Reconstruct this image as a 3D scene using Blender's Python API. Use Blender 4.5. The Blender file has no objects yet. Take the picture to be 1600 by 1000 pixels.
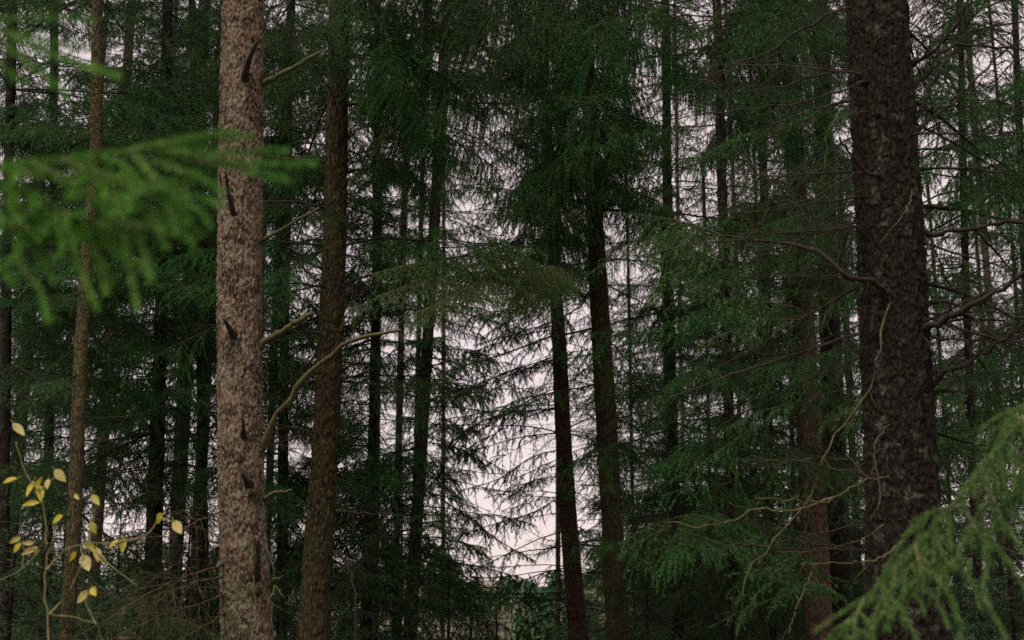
import bpy, math, random
import numpy as np
from mathutils import Vector, Matrix

# ------------------------------------------------------------------ camera, sky, sun, exposure
scene = bpy.context.scene
C = scene.collection
FPX = 2000.0                                   # focal length in photo pixels (1600 wide)
PITCH = math.radians(12.0)
CAM = np.array([0.0, 0.0, 1.5])
cam_d = bpy.data.cameras.new('camera')
cam = bpy.data.objects.new('camera', cam_d)
C.objects.link(cam)
cam.location = CAM
cam.rotation_euler = (math.radians(90) + PITCH, 0, 0)
cam_d.sensor_width = 36
cam_d.lens = 36 * FPX / 1600
cam_d.clip_start = 0.05
cam_d.clip_end = 3000
cam_d.dof.use_dof = True
cam_d.dof.focus_distance = 10.0
cam_d.dof.aperture_fstop = 3.0
scene.camera = cam

SUN_EL, SUN_AZ = math.radians(62), math.radians(212)   # behind the camera, a little to the left
world = bpy.data.worlds.new('World')
scene.world = world
world.use_nodes = True
wn = world.node_tree
wn.nodes.clear()
w_out = wn.nodes.new('ShaderNodeOutputWorld')
w_mix = wn.nodes.new('ShaderNodeMixShader')
w_sky = wn.nodes.new('ShaderNodeTexSky')
w_sky.sky_type = 'NISHITA'
w_sky.sun_disc = False
w_sky.sun_elevation = SUN_EL
w_sky.sun_rotation = SUN_AZ
w_b1 = wn.nodes.new('ShaderNodeBackground')
w_b1.inputs['Strength'].default_value = 0.05
w_b2 = wn.nodes.new('ShaderNodeBackground')            # the closed cloud layer
w_b2.inputs['Color'].default_value = (0.74, 0.61, 0.605, 1)
w_b2.inputs['Strength'].default_value = 0.515
w_mix.inputs[0].default_value = 0.88
wn.links.new(w_sky.outputs[0], w_b1.inputs['Color'])
wn.links.new(w_b1.outputs[0], w_mix.inputs[1])
wn.links.new(w_b2.outputs[0], w_mix.inputs[2])
wn.links.new(w_mix.outputs[0], w_out.inputs['Surface'])

sun_d = bpy.data.lights.new('sun', 'SUN')
sun_d.energy = 1.5
sun_d.angle = math.radians(25)
sun_d.color = (1.0, 0.95, 0.88)
sun = bpy.data.objects.new('sun', sun_d)
C.objects.link(sun)
# direction towards the sun: azimuth from +Y clockwise
sd = Vector((math.sin(SUN_AZ) * math.cos(SUN_EL), math.cos(SUN_AZ) * math.cos(SUN_EL), math.sin(SUN_EL)))
sun.rotation_euler = sd.to_track_quat('Z', 'Y').to_euler()
sun.location = (0, -5, 30)

scene.view_settings.view_transform = 'Standard'
scene.view_settings.look = 'None'
scene.view_settings.gamma = 1
scene.view_settings.exposure = 1.35
scene.view_settings.use_curve_mapping = False
scene.render.engine = 'CYCLES'
scene.cycles.max_bounces = 4
scene.cycles.diffuse_bounces = 1
scene.cycles.glossy_bounces = 1
scene.cycles.transmission_bounces = 2
scene.cycles.use_denoising = False

# ------------------------------------------------------------------ helpers
F_ = np.array([0, math.cos(PITCH), math.sin(PITCH)])
U_ = np.array([0, -math.sin(PITCH), math.cos(PITCH)])
R_ = np.array([1.0, 0, 0])

def at(px, py, d):
    """the point of the place that stands d metres ahead of the camera and is seen at photo pixel (px, py)"""
    v = F_ + R_ * (px - 800) / FPX + U_ * (500 - py) / FPX
    return CAM + v * (d / v[1])

def project(p):
    q = np.asarray(p) - CAM
    f = max(q @ F_, 1e-3)
    return 800 + FPX * (q @ R_) / f, 500 - FPX * (q @ U_) / f

def ats(pts, d=None):
    return np.array([at(p[0], p[1], p[2] if len(p) > 2 else d) for p in pts])

def empty(name, loc=(0, 0, 0), label=None, cat=None, group=None):
    o = bpy.data.objects.new(name, None)
    o.location = loc
    o.empty_display_size = 0.1
    C.objects.link(o)
    if label: o['label'] = label
    if cat: o['category'] = cat
    if group: o['group'] = group
    return o

def mesh(name, V, faces, mats, smooth=True, mat_idx=None):
    """faces: list of (m,3) or (m,4) int arrays"""
    me = bpy.data.meshes.new(name)
    V = np.asarray(V, dtype=np.float32)
    me.vertices.add(len(V))
    me.vertices.foreach_set('co', V.ravel())
    faces = [np.asarray(f, dtype=np.int32) for f in faces if len(f)]
    loops = np.concatenate([f.ravel() for f in faces])
    sizes = np.concatenate([np.full(len(f), f.shape[1], dtype=np.int32) for f in faces])
    me.loops.add(len(loops))
    me.loops.foreach_set('vertex_index', loops)
    me.polygons.add(len(sizes))
    starts = np.concatenate([[0], np.cumsum(sizes)[:-1]]).astype(np.int32)
    me.polygons.foreach_set('loop_start', starts)
    me.polygons.foreach_set('loop_total', sizes)
    me.polygons.foreach_set('use_smooth', np.full(len(sizes), smooth, dtype=bool))
    for m in (mats if isinstance(mats, (list, tuple)) else [mats]):
        me.materials.append(m)
    if mat_idx is not None:
        me.polygons.foreach_set('material_index', np.asarray(mat_idx, dtype=np.int32))
    me.update(calc_edges=True)
    return me

def link(name, me, parent=None, matrix=None):
    o = bpy.data.objects.new(name, me)
    C.objects.link(o)
    if parent is not None: o.parent = parent
    if matrix is not None: o.matrix_local = matrix
    return o

def norm(v):
    return v / np.maximum(np.linalg.norm(v, axis=-1, keepdims=True), 1e-9)

def tubes(P, Rr, sides=3):
    """P (n,K,3) polylines, Rr (n,K) radii -> verts, quads"""
    P = np.asarray(P, float); Rr = np.asarray(Rr, float)
    n, K, _ = P.shape
    T = norm(np.gradient(P, axis=1))
    ref = np.where(np.abs(T[..., 2:3]) > 0.9, np.array([1.0, 0, 0]), np.array([0, 0, 1.0]))
    A = norm(np.cross(T, ref)); B = np.cross(T, A)
    a = np.arange(sides) * 2 * math.pi / sides
    V = P[:, :, None, :] + Rr[:, :, None, None] * (A[:, :, None, :] * np.cos(a)[None, None, :, None] + B[:, :, None, :] * np.sin(a)[None, None, :, None])
    idx = np.arange(n * K * sides).reshape(n, K, sides)
    i0 = idx[:, :-1, :]; i1 = idx[:, 1:, :]
    q = np.stack([i0, np.roll(i0, -1, 2), np.roll(i1, -1, 2), i1], -1).reshape(-1, 4)
    return V.reshape(-1, 3), q

def tube_groups(lines, sides=3):
    """lines: list of (pts(K,3), radii(K)); batches by K"""
    by = {}
    for p, r in lines: by.setdefault(len(p), []).append((p, r))
    Vs, Fs, off = [], [], 0
    for K, L in by.items():
        V, q = tubes(np.array([l[0] for l in L]), np.array([l[1] for l in L]), sides)
        Vs.append(V); Fs.append(q + off); off += len(V)
    return np.concatenate(Vs), np.concatenate(Fs)

def resample(P, n):
    P = np.asarray(P, float)
    # Catmull-Rom through the points, then n even samples
    if len(P) > 2:
        Q = np.vstack([2 * P[0] - P[1], P, 2 * P[-1] - P[-2]])
        out = []
        for i in range(1, len(Q) - 2):
            t = np.linspace(0, 1, 12, endpoint=False)[:, None]
            a, b, c, d = Q[i - 1], Q[i], Q[i + 1], Q[i + 2]
            out.append(0.5 * (2 * b + (c - a) * t + (2 * a - 5 * b + 4 * c - d) * t ** 2 + (3 * b - a - 3 * c + d) * t ** 3))
        P = np.vstack(out + [P[-1:]])
    s = np.concatenate([[0], np.cumsum(np.linalg.norm(np.diff(P, axis=0), axis=1))])
    u = np.linspace(0, s[-1], n)
    return np.stack([np.interp(u, s, P[:, k]) for k in range(3)], 1)

def needles(lines, step, nlen, nw, rng, cone=(35, 75), down=0.0, clump=None):
    """one thin blade per needle all along the given twigs"""
    S, D, ln = [], [], []
    for p in lines:
        S.append(p[:-1]); D.append(p[1:] - p[:-1])
    S = np.vstack(S); D = np.vstack(D)
    L = np.linalg.norm(D, axis=1)
    cnt = np.maximum(1, np.round(L / step + rng.random(len(L)) - 0.5)).astype(int)
    i = np.repeat(np.arange(len(S)), cnt)
    n = len(i)
    base = S[i] + D[i] * rng.random((n, 1))
    t = norm(D)[i]
    r = norm(np.cross(t, rng.normal(size=(n, 3))))
    a = np.radians(rng.uniform(cone[0], cone[1], n))[:, None]
    d = t * np.cos(a) + r * np.sin(a)
    d[:, 2] -= down
    d = norm(d)
    w = norm(np.cross(d, rng.normal(size=(n, 3)))) * (nw * 0.5)
    ll = nlen * rng.uniform(0.65, 1.2, (n, 1))
    V = np.empty((n, 3, 3))
    V[:, 0] = base - w; V[:, 1] = base + w; V[:, 2] = base + d * ll
    return V.reshape(-1, 3), np.arange(n * 3).reshape(-1, 3)

# ------------------------------------------------------------------ materials
def newmat(name):
    m = bpy.data.materials.new(name); m.use_nodes = True
    nt = m.node_tree; nt.nodes.clear()
    out = nt.nodes.new('ShaderNodeOutputMaterial')
    b = nt.nodes.new('ShaderNodeBsdfPrincipled')
    nt.links.new(b.outputs[0], out.inputs['Surface'])
    return m, nt, b

def ramp(nt, src, stops, interp='LINEAR'):
    r = nt.nodes.new('ShaderNodeValToRGB')
    r.color_ramp.interpolation = interp
    e = r.color_ramp.elements
    while len(e) > 1: e.remove(e[-1])
    e[0].position, e[0].color = stops[0][0], (*stops[0][1], 1)
    for p, c in stops[1:]:
        x = e.new(p); x.color = (*c, 1)
    nt.links.new(src, r.inputs[0])
    return r.outputs[0]

def noise(nt, vec, scale, detail=4, rough=0.6):
    n = nt.nodes.new('ShaderNodeTexNoise')
    n.inputs['Scale'].default_value = scale
    n.inputs['Detail'].default_value = detail
    n.inputs['Roughness'].default_value = rough
    if vec is not None: nt.links.new(vec, n.inputs['Vector'])
    return n.outputs[0]

def mixc(nt, fac, a, b, mode='MIX'):
    m = nt.nodes.new('ShaderNodeMix'); m.data_type = 'RGBA'; m.blend_type = mode
    for s, v in ((0, fac), (6, a), (7, b)):
        if hasattr(v, 'is_linked') or hasattr(v, 'links'): nt.links.new(v, m.inputs[s])
        elif isinstance(v, (int, float)): m.inputs[s].default_value = v
        else: m.inputs[s].default_value = (*v, 1)
    return m.outputs[2]

def foliage_mat(name, dark, mid, light, brown, brown_amt=0.3, vary=0.35):
    m, nt, b = newmat(name)
    tc = nt.nodes.new('ShaderNodeTexCoord'); oi = nt.nodes.new('ShaderNodeObjectInfo')
    n1 = noise(nt, tc.outputs['Object'], 5.0, 3)
    c = ramp(nt, n1, [(0.3, dark), (0.5, mid), (0.72, light)])
    n2 = noise(nt, tc.outputs['Object'], 2.3, 3)
    f = ramp(nt, n2, [(0.56, (0, 0, 0)), (0.72, (brown_amt,) * 3)])
    c = mixc(nt, f, c, brown)
    hs = nt.nodes.new('ShaderNodeHueSaturation')
    mr = nt.nodes.new('ShaderNodeMapRange')
    mr.inputs['To Min'].default_value = 1 - vary; mr.inputs['To Max'].default_value = 1 + vary
    nt.links.new(oi.outputs['Random'], mr.inputs['Value'])
    nt.links.new(mr.outputs[0], hs.inputs['Value'])
    mr2 = nt.nodes.new('ShaderNodeMapRange')
    mr2.inputs['To Min'].default_value = 0.5 - 0.06 * vary; mr2.inputs['To Max'].default_value = 0.5 + 0.08 * vary
    nt.links.new(oi.outputs['Random'], mr2.inputs['Value'])
    nt.links.new(mr2.outputs[0], hs.inputs['Hue'])
    nt.links.new(c, hs.inputs['Color'])
    nt.links.new(hs.outputs[0], b.inputs['Base Color'])
    b.inputs['Roughness'].default_value = 0.6
    b.inputs['Specular IOR Level'].default_value = 0.25
    return m

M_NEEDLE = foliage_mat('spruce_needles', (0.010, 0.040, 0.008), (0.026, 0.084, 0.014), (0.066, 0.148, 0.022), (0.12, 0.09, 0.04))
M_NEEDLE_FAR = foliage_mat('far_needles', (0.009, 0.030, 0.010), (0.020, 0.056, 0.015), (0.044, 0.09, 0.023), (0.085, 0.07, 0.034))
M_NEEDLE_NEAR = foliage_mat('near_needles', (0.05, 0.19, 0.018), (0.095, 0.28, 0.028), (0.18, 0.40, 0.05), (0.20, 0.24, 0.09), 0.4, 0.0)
M_NEEDLE_TAN = foliage_mat('dry_tipped_needles', (0.038, 0.088, 0.018), (0.075, 0.145, 0.028), (0.135, 0.195, 0.05), (0.26, 0.195, 0.10), 1.0, 0.0)
M_NEEDLE_OLIVE = foliage_mat('olive_needles', (0.024, 0.068, 0.012), (0.048, 0.115, 0.018), (0.09, 0.155, 0.03), (0.16, 0.125, 0.06), 0.5, 0.0)

def wood_mat(name, a, b_, scale=30, lichen=None):
    m, nt, b = newmat(name)
    tc = nt.nodes.new('ShaderNodeTexCoord')
    n1 = noise(nt, tc.outputs['Object'], scale, 4)
    c = ramp(nt, n1, [(0.3, a), (0.7, b_)])
    if lichen:
        n2 = noise(nt, tc.outputs['Object'], 9.0, 5)
        f = ramp(nt, n2, [(0.5, (0, 0, 0)), (0.62, (0.85,) * 3)])
        c = mixc(nt, f, c, lichen)
    nt.links.new(c, b.inputs['Base Color'])
    b.inputs['Roughness'].default_value = 0.9
    b.inputs['Specular IOR Level'].default_value = 0.15
    bp = nt.nodes.new('ShaderNodeBump'); bp.inputs['Strength'].default_value = 0.5; bp.inputs['Distance'].default_value = 0.004
    nt.links.new(n1, bp.inputs['Height']); nt.links.new(bp.outputs[0], b.inputs['Normal'])
    return m

M_TWIG = wood_mat('twig_wood', (0.045, 0.032, 0.022), (0.13, 0.10, 0.065))
M_TWIG_DARK = wood_mat('dark_twig_wood', (0.016, 0.013, 0.009), (0.04, 0.032, 0.022))
M_TWIG_PALE = wood_mat('pale_mossy_wood', (0.09, 0.075, 0.035), (0.26, 0.22, 0.10), 40, (0.13, 0.17, 0.07))
M_TWIG_DRY = wood_mat('dry_brown_twig_wood', (0.03, 0.021, 0.012), (0.09, 0.066, 0.036), 40)
M_TWIG_MOSS = wood_mat('olive_mossy_wood', (0.035, 0.028, 0.014), (0.11, 0.088, 0.04), 40, (0.075, 0.085, 0.032))
M_TWIG_TAN = wood_mat('tan_twig_wood', (0.10, 0.07, 0.035), (0.30, 0.23, 0.13), 40)

def bark_mat(name, crack, plate_a, plate_b, tint, lichen, lichen_amt=0.25, sx=42, sz=0.38, moss=None):
    """scaly conifer bark: plates with dark fissures, reddish patches, lichen spots"""
    m, nt, b = newmat(name)
    tc = nt.nodes.new('ShaderNodeTexCoord')
    mp = nt.nodes.new('ShaderNodeMapping'); mp.inputs['Scale'].default_value = (1, 1, sz)
    nt.links.new(tc.outputs['Object'], mp.inputs[0])
    # warp
    wn_ = nt.nodes.new('ShaderNodeTexNoise'); wn_.inputs['Scale'].default_value = sx * 0.9; wn_.inputs['Detail'].default_value = 2
    nt.links.new(mp.outputs[0], wn_.inputs['Vector'])
    vm = nt.nodes.new('ShaderNodeVectorMath'); vm.operation = 'MULTIPLY_ADD'
    vm.inputs[1].default_value = (0.045,) * 3
    nt.links.new(wn_.outputs['Color'], vm.inputs[0]); nt.links.new(mp.outputs[0], vm.inputs[2])
    vo = nt.nodes.new('ShaderNodeTexVoronoi'); vo.feature = 'DISTANCE_TO_EDGE'; vo.inputs['Scale'].default_value = sx
    nt.links.new(vm.outputs[0], vo.inputs['Vector'])
    vc = nt.nodes.new('ShaderNodeTexVoronoi'); vc.inputs['Scale'].default_value = sx
    nt.links.new(vm.outputs[0], vc.inputs['Vector'])
    edge = ramp(nt, vo.outputs['Distance'], [(0.02, (0, 0, 0)), (0.16, (1, 1, 1))])
    n1 = noise(nt, mp.outputs[0], sx * 2.2, 5, 0.65)
    plate = ramp(nt, n1, [(0.32, plate_a), (0.66, plate_b)])
    sep = nt.nodes.new('ShaderNodeSeparateColor'); nt.links.new(vc.outputs['Color'], sep.inputs[0])
    pf = ramp(nt, sep.outputs[0], [(0.2, (0, 0, 0)), (0.9, (0.7,) * 3)])
    plate = mixc(nt, pf, plate, tint)
    fn = noise(nt, tc.outputs['Object'], 7, 3)
    ff = ramp(nt, fn, [(0.35, (0.35,) * 3), (0.65, (1, 1, 1))])
    ef = mixc(nt, 1.0, edge, edge, 'MULTIPLY')
    inv = nt.nodes.new('ShaderNodeMath'); inv.operation = 'SUBTRACT'; inv.inputs[0].default_value = 1.0
    nt.links.new(edge, inv.inputs[1])
    fm = nt.nodes.new('ShaderNodeMath'); fm.operation = 'MULTIPLY'
    nt.links.new(inv.outputs[0], fm.inputs[0]); nt.links.new(ff, fm.inputs[1])
    col = mixc(nt, fm.outputs[0], plate, crack)
    n3 = noise(nt, tc.outputs['Object'], 11, 6, 0.7)
    lf = ramp(nt, n3, [(0.56, (0, 0, 0)), (0.64, (lichen_amt * 3,) * 3 if lichen_amt < 0.33 else (1, 1, 1))])
    col = mixc(nt, lf, col, lichen)
    if moss:
        n4 = noise(nt, tc.outputs['Object'], 4, 5, 0.65)
        mf = ramp(nt, n4, [(0.48, (0, 0, 0)), (0.62, (0.8,) * 3)])
        col = mixc(nt, mf, col, moss)
    nt.links.new(col, b.inputs['Base Color'])
    b.inputs['Roughness'].default_value = 0.92
    b.inputs['Specular IOR Level'].default_value = 0.12
    hh = nt.nodes.new('ShaderNodeMath'); hh.operation = 'MULTIPLY_ADD'; hh.inputs[1].default_value = 0.5
    nt.links.new(n1, hh.inputs[0]); nt.links.new(edge, hh.inputs[2])
    bp = nt.nodes.new('ShaderNodeBump'); bp.inputs['Strength'].default_value = 0.9; bp.inputs['Distance'].default_value = 0.012
    nt.links.new(hh.outputs[0], bp.inputs['Height']); nt.links.new(bp.outputs[0], b.inputs['Normal'])
    return m

def flaky_mat():
    m, nt, b = newmat('flaky_pinkish_bark')
    tc = nt.nodes.new('ShaderNodeTexCoord')
    mp = nt.nodes.new('ShaderNodeMapping'); mp.inputs['Scale'].default_value = (1, 1, 0.5)
    nt.links.new(tc.outputs['Object'], mp.inputs[0])
    big = noise(nt, tc.outputs['Object'], 5, 4, 0.6)
    c = ramp(nt, big, [(0.3, (0.110, 0.066, 0.038)), (0.5, (0.145, 0.108, 0.07)), (0.68, (0.175, 0.15, 0.105))])
    n1 = noise(nt, mp.outputs[0], 75, 4, 0.6)
    c = mixc(nt, ramp(nt, n1, [(0.35, (0.0,) * 3), (0.7, (0.55,) * 3)]), c, (0.25, 0.205, 0.15))
    n0 = noise(nt, mp.outputs[0], 38, 3, 0.55)
    c = mixc(nt, ramp(nt, n0, [(0.50, (0, 0, 0)), (0.60, (0.75,) * 3)]), c, (0.095, 0.045, 0.027))
    fl = noise(nt, mp.outputs[0], 62, 5, 0.7)
    fb = noise(nt, tc.outputs['Object'], 8, 3, 0.5)
    ad = nt.nodes.new('ShaderNodeMath'); ad.operation = 'MULTIPLY_ADD'; ad.inputs[1].default_value = 0.45
    nt.links.new(fb, ad.inputs[0]); nt.links.new(fl, ad.inputs[2])
    ff = ramp(nt, ad.outputs[0], [(0.76, (0, 0, 0)), (0.82, (0.95,) * 3)])
    c = mixc(nt, ff, c, (0.032, 0.022, 0.016))
    l = noise(nt, tc.outputs['Object'], 10, 6, 0.7)
    c = mixc(nt, ramp(nt, l, [(0.58, (0, 0, 0)), (0.66, (0.7,) * 3)]), c, (0.17, 0.18, 0.12))
    sx_ = nt.nodes.new('ShaderNodeSeparateXYZ'); nt.links.new(tc.outputs['Object'], sx_.inputs[0])
    zr = nt.nodes.new('ShaderNodeMapRange'); zr.inputs['From Min'].default_value = 2.6; zr.inputs['From Max'].default_value = 1.3
    nt.links.new(sx_.outputs[2], zr.inputs['Value'])
    ms = ramp(nt, noise(nt, tc.outputs['Object'], 7, 6, 0.7), [(0.46, (0, 0, 0)), (0.6, (0.85,) * 3)])
    mm = nt.nodes.new('ShaderNodeMath'); mm.operation = 'MULTIPLY'
    nt.links.new(zr.outputs[0], mm.inputs[0]); nt.links.new(ms, mm.inputs[1])
    c = mixc(nt, mm.outputs[0], c, (0.085, 0.105, 0.05))
    nt.links.new(c, b.inputs['Base Color'])
    b.inputs['Roughness'].default_value = 0.92; b.inputs['Specular IOR Level'].default_value = 0.1
    sb = nt.nodes.new('ShaderNodeMath'); sb.operation = 'MULTIPLY_ADD'; sb.inputs[1].default_value = -1.2
    nt.links.new(ff, sb.inputs[0]); nt.links.new(n1, sb.inputs[2])
    bp = nt.nodes.new('ShaderNodeBump'); bp.inputs['Strength'].default_value = 0.9; bp.inputs['Distance'].default_value = 0.010
    nt.links.new(sb.outputs[0], bp.inputs['Height']); nt.links.new(bp.outputs[0], b.inputs['Normal'])
    return m
M_BARK_PINK = flaky_mat()
M_BARK_BROWN = bark_mat('furrowed_brown_bark', (0.012, 0.010, 0.005), (0.036, 0.03, 0.013), (0.10, 0.082, 0.036), (0.055, 0.042, 0.018), (0.09, 0.095, 0.045), 0.2, 40, 0.22)
M_BARK_DARK = bark_mat('dark_spruce_bark', (0.006, 0.0052, 0.004), (0.012, 0.010, 0.007), (0.028, 0.023, 0.016), (0.024, 0.017, 0.010), (0.065, 0.075, 0.05), 0.3, 34, 0.42)
M_BARK_RED = bark_mat('orange_pine_bark', (0.022, 0.016, 0.012), (0.055, 0.035, 0.023), (0.13, 0.085, 0.057), (0.10, 0.052, 0.032), (0.17, 0.16, 0.11), 0.1, 30, 0.3)
M_BARK_MOSS = bark_mat('mossy_thin_bark', (0.022, 0.018, 0.009), (0.065, 0.052, 0.023), (0.145, 0.118, 0.058), (0.09, 0.066, 0.027), (0.085, 0.105, 0.042), 0.3, 50, 0.3)
M_BARK_GREY = bark_mat('grey_bark', (0.04, 0.035, 0.03), (0.12, 0.10, 0.08), (0.26, 0.22, 0.18), (0.16, 0.11, 0.08), (0.2, 0.21, 0.16), 0.2, 34, 0.3)

# ------------------------------------------------------------------ the ground
def ground_mat():
    m, nt, b = newmat('forest_floor')
    tc = nt.nodes.new('ShaderNodeTexCoord')
    n1 = noise(nt, tc.outputs['Object'], 3.0, 8, 0.7)
    c = ramp(nt, n1, [(0.3, (0.022, 0.018, 0.010)), (0.5, (0.06, 0.045, 0.025)), (0.7, (0.04, 0.055, 0.018))])
    nt.links.new(c, b.inputs['Base Color']); b.inputs['Roughness'].default_value = 1
    bp = nt.nodes.new('ShaderNodeBump'); bp.inputs['Distance'].default_value = 0.1
    nt.links.new(n1, bp.inputs['Height']); nt.links.new(bp.outputs[0], b.inputs['Normal'])
    return m
def meadow_mat():
    m, nt, b = newmat('dry_meadow')
    tc = nt.nodes.new('ShaderNodeTexCoord')
    n1 = noise(nt, tc.outputs['Object'], 1.2, 8, 0.7)
    c = ramp(nt, n1, [(0.3, (0.26, 0.24, 0.17)), (0.7, (0.36, 0.325, 0.245))])
    nt.links.new(c, b.inputs['Base Color']); b.inputs['Roughness'].default_value = 1
    return m
g = 500
xs = np.linspace(-60, 60, 61); ys = np.linspace(-30, 50, 41)
gr = np.random.default_rng(2)
GX, GY = np.meshgrid(xs, ys)
GZ = gr.normal(size=GX.shape) * 0.05 - 0.06
GZ[0] = GZ[-1] = -0.05; GZ[:, 0] = GZ[:, -1] = -0.05
idx = np.arange(GX.size).reshape(GX.shape)
q = np.stack([idx[:-1, :-1], idx[:-1, 1:], idx[1:, 1:], idx[1:, :-1]], -1).reshape(-1, 4)
o = link('ground', mesh('ground', np.stack([GX, GY, GZ], -1).reshape(-1, 3), [q], ground_mat()))
o['kind'] = 'structure'; o['label'] = 'dark forest floor beneath the spruces'
o = link('meadow', mesh('meadow', [(-g, -g, -0.4), (g, -g, -0.4), (g, 3 * g, -0.4), (-g, 3 * g, -0.4)], [np.array([[0, 1, 2, 3]])], meadow_mat()))
o['kind'] = 'structure'; o['label'] = 'pale dry meadow beyond the trees'
# dry grass at the meadow's edge, seen low between the trunks
rng = np.random.default_rng(5)
n = 26000
bx = np.stack([rng.uniform(-9, 9, n), rng.uniform(42, 58, n), np.full(n, -0.35)], 1)
hh = rng.uniform(1.0, 2.5, n) * (0.85 + 0.3 * np.sin(bx[:, 0] * 1.3) * np.sin(bx[:, 0] * 3.1 + 1))
tip = bx + np.stack([rng.normal(0, 0.2, n), rng.normal(0, 0.2, n), hh], 1)
wv = np.stack([np.full(n, 0.012), rng.normal(0, 0.006, n), np.zeros(n)], 1)
V = np.stack([bx - wv, bx + wv, tip], 1).reshape(-1, 3)
mg, nt, b = newmat('dry_grass'); b.inputs['Roughness'].default_value = 0.9
tc = nt.nodes.new('ShaderNodeTexCoord')
nt.links.new(ramp(nt, noise(nt, tc.outputs['Object'], 3, 4), [(0.3, (0.30, 0.27, 0.16)), (0.7, (0.55, 0.49, 0.35))]), b.inputs['Base Color'])
o = link('dry_grass', mesh('dry_grass', V, [np.arange(n * 3).reshape(-1, 3)], mg))
o['kind'] = 'stuff'; o['label'] = 'tall dry straw coloured grass at the meadow edge'; o['category'] = 'grass'

# ------------------------------------------------------------------ branch templates
def curve_line(p0, d, L, K, droop, rng, wig=0.04):
    d = d / np.linalg.norm(d)
    t = np.linspace(0, 1, K)[:, None]
    P = p0 + d * L * t
    P[:, 2] -= droop * L * t[:, 0] ** 2
    P[1:] += rng.normal(0, wig * L / K, (K - 1, 3))
    return P

def live_on(main, r0, rng, sec_step, sec_len, hang, twig_step, t0=0.15, spread=(45, 70), twig=(0.08, 0.28), droop=0.5, bare=0.55, gap=0.0):
    """a live conifer branch on the given main polyline: side shoots, hanging twigs.  returns wood lines, needle lines"""
    K = len(main)
    s = np.concatenate([[0], np.cumsum(np.linalg.norm(np.diff(main, axis=0), axis=1))])
    Lm = s[-1]
    wood = [(main, r0 * np.linspace(1, 0.22, K))]
    need = [main[int(K * bare):]]
    T = norm(np.gradient(main, axis=0))
    u = t0 * Lm; side = 1
    while u < Lm * 0.985:
        f = u / Lm
        p = np.array([np.interp(u, s, main[:, k]) for k in range(3)])
        t = norm(np.array([np.interp(u, s, T[:, k]) for k in range(3)]))
        lat = norm(np.cross(t, np.array([0, 0, 1.0])) + 1e-6) * side
        a = math.radians(rng.uniform(*spread))
        d = t * math.cos(a) + lat * math.sin(a)
        d[2] += rng.normal(0, 0.15)
        prof = min(1, 0.35 + 1.6 * (f - t0)) * (1.02 - 0.82 * max(0, f - 0.35) / 0.65)
        L = sec_len * prof * rng.uniform(0.6, 1.25)
        if L > 0.05:
            P = curve_line(p, d, L, 5, droop * rng.uniform(0.5, 1.3), rng)
            wood.append((P, min(r0 * 0.3, 0.0032) * np.linspace(1, 0.3, 5)))
            need.append(P[1:] if f < 0.5 else P)
            m = max(1, int(L / twig_step))
            sl = np.linspace(0.12, 0.98, m)
            Tp = norm(np.gradient(P, axis=0))
            for j, v in enumerate(sl):
                pp = np.array([np.interp(v * 4, np.arange(5), P[:, k]) for k in range(3)])
                tt = Tp[min(4, int(round(v * 4)))]
                l2 = norm(np.cross(tt, np.array([0, 0, 1.0])) + 1e-6) * (1 if j % 2 else -1)
                dd = tt * rng.uniform(0.3, 0.8) + l2 * rng.uniform(0.2, 0.9) * (1 - 0.3 * hang)
                dd[2] -= hang * rng.uniform(0.3, 1.2)
                TL = rng.uniform(*twig) * (1.05 - 0.5 * v) * min(1, L / 0.35 + 0.2)
                Q = curve_line(pp, dd, TL, 4, 0.5 * hang, rng)
                wood.append((Q, min(r0 * 0.13, 0.0013) * np.linspace(1, 0.4, 4)))
                need.append(Q)
        side = -side
        u += sec_step * rng.uniform(0.7, 1.3) * (rng.uniform(2.5, 5) if rng.random() < gap else 1)
    return wood, need

def main_curve(L, rise, droop, tip, rng, K=10, wig=0.03):
    t = np.linspace(0, 1, K)
    P = np.stack([L * t, np.zeros(K), L * (rise * t - droop * t ** 2 + tip * t ** 3)], 1)
    P[1:, 1] += np.cumsum(rng.normal(0, wig * L / K, K - 1))
    P[1:, 2] += np.cumsum(rng.normal(0, wig * L / K, K - 1))
    return P

def dead_on(main, r0, rng, step, ln, t0=0.12, tert=3, droop=0.25):
    K = len(main)
    s = np.concatenate([[0], np.cumsum(np.linalg.norm(np.diff(main, axis=0), axis=1))])
    Lm = s[-1]
    wood = [(main, r0 * np.linspace(1, 0.2, K))]
    T = norm(np.gradient(main, axis=0))
    u = t0 * Lm
    while u < Lm * 0.98:
        f = u / Lm
        p = np.array([np.interp(u, s, main[:, k]) for k in range(3)])
        t = norm(np.array([np.interp(u, s, T[:, k]) for k in range(3)]))
        r = norm(np.cross(t, rng.normal(size=3)))
        a = math.radians(rng.uniform(35, 75))
        d = t * math.cos(a) + r * math.sin(a); d[2] -= 0.15
        L = ln * rng.uniform(0.25, 1.2) * (1.1 - 0.7 * f)
        P = curve_line(p, d, L, 5, droop * rng.uniform(-0.4, 1.4), rng, 0.12)
        wood.append((P, max(r0 * 0.25, 0.0022) * np.linspace(1, 0.35, 5)))
        for j in range(rng.integers(0, tert + 1)):
            k = rng.integers(1, 5)
            dd = norm(P[k] - P[k - 1]) + rng.normal(0, 0.7, 3)
            Q = curve_line(P[k], dd, L * rng.uniform(0.2, 0.55), 4, 0.2, rng, 0.12)
            wood.append((Q, np.linspace(0.0018, 0.0009, 4)))
        u += step * rng.uniform(0.5, 1.5)
    return wood

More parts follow.
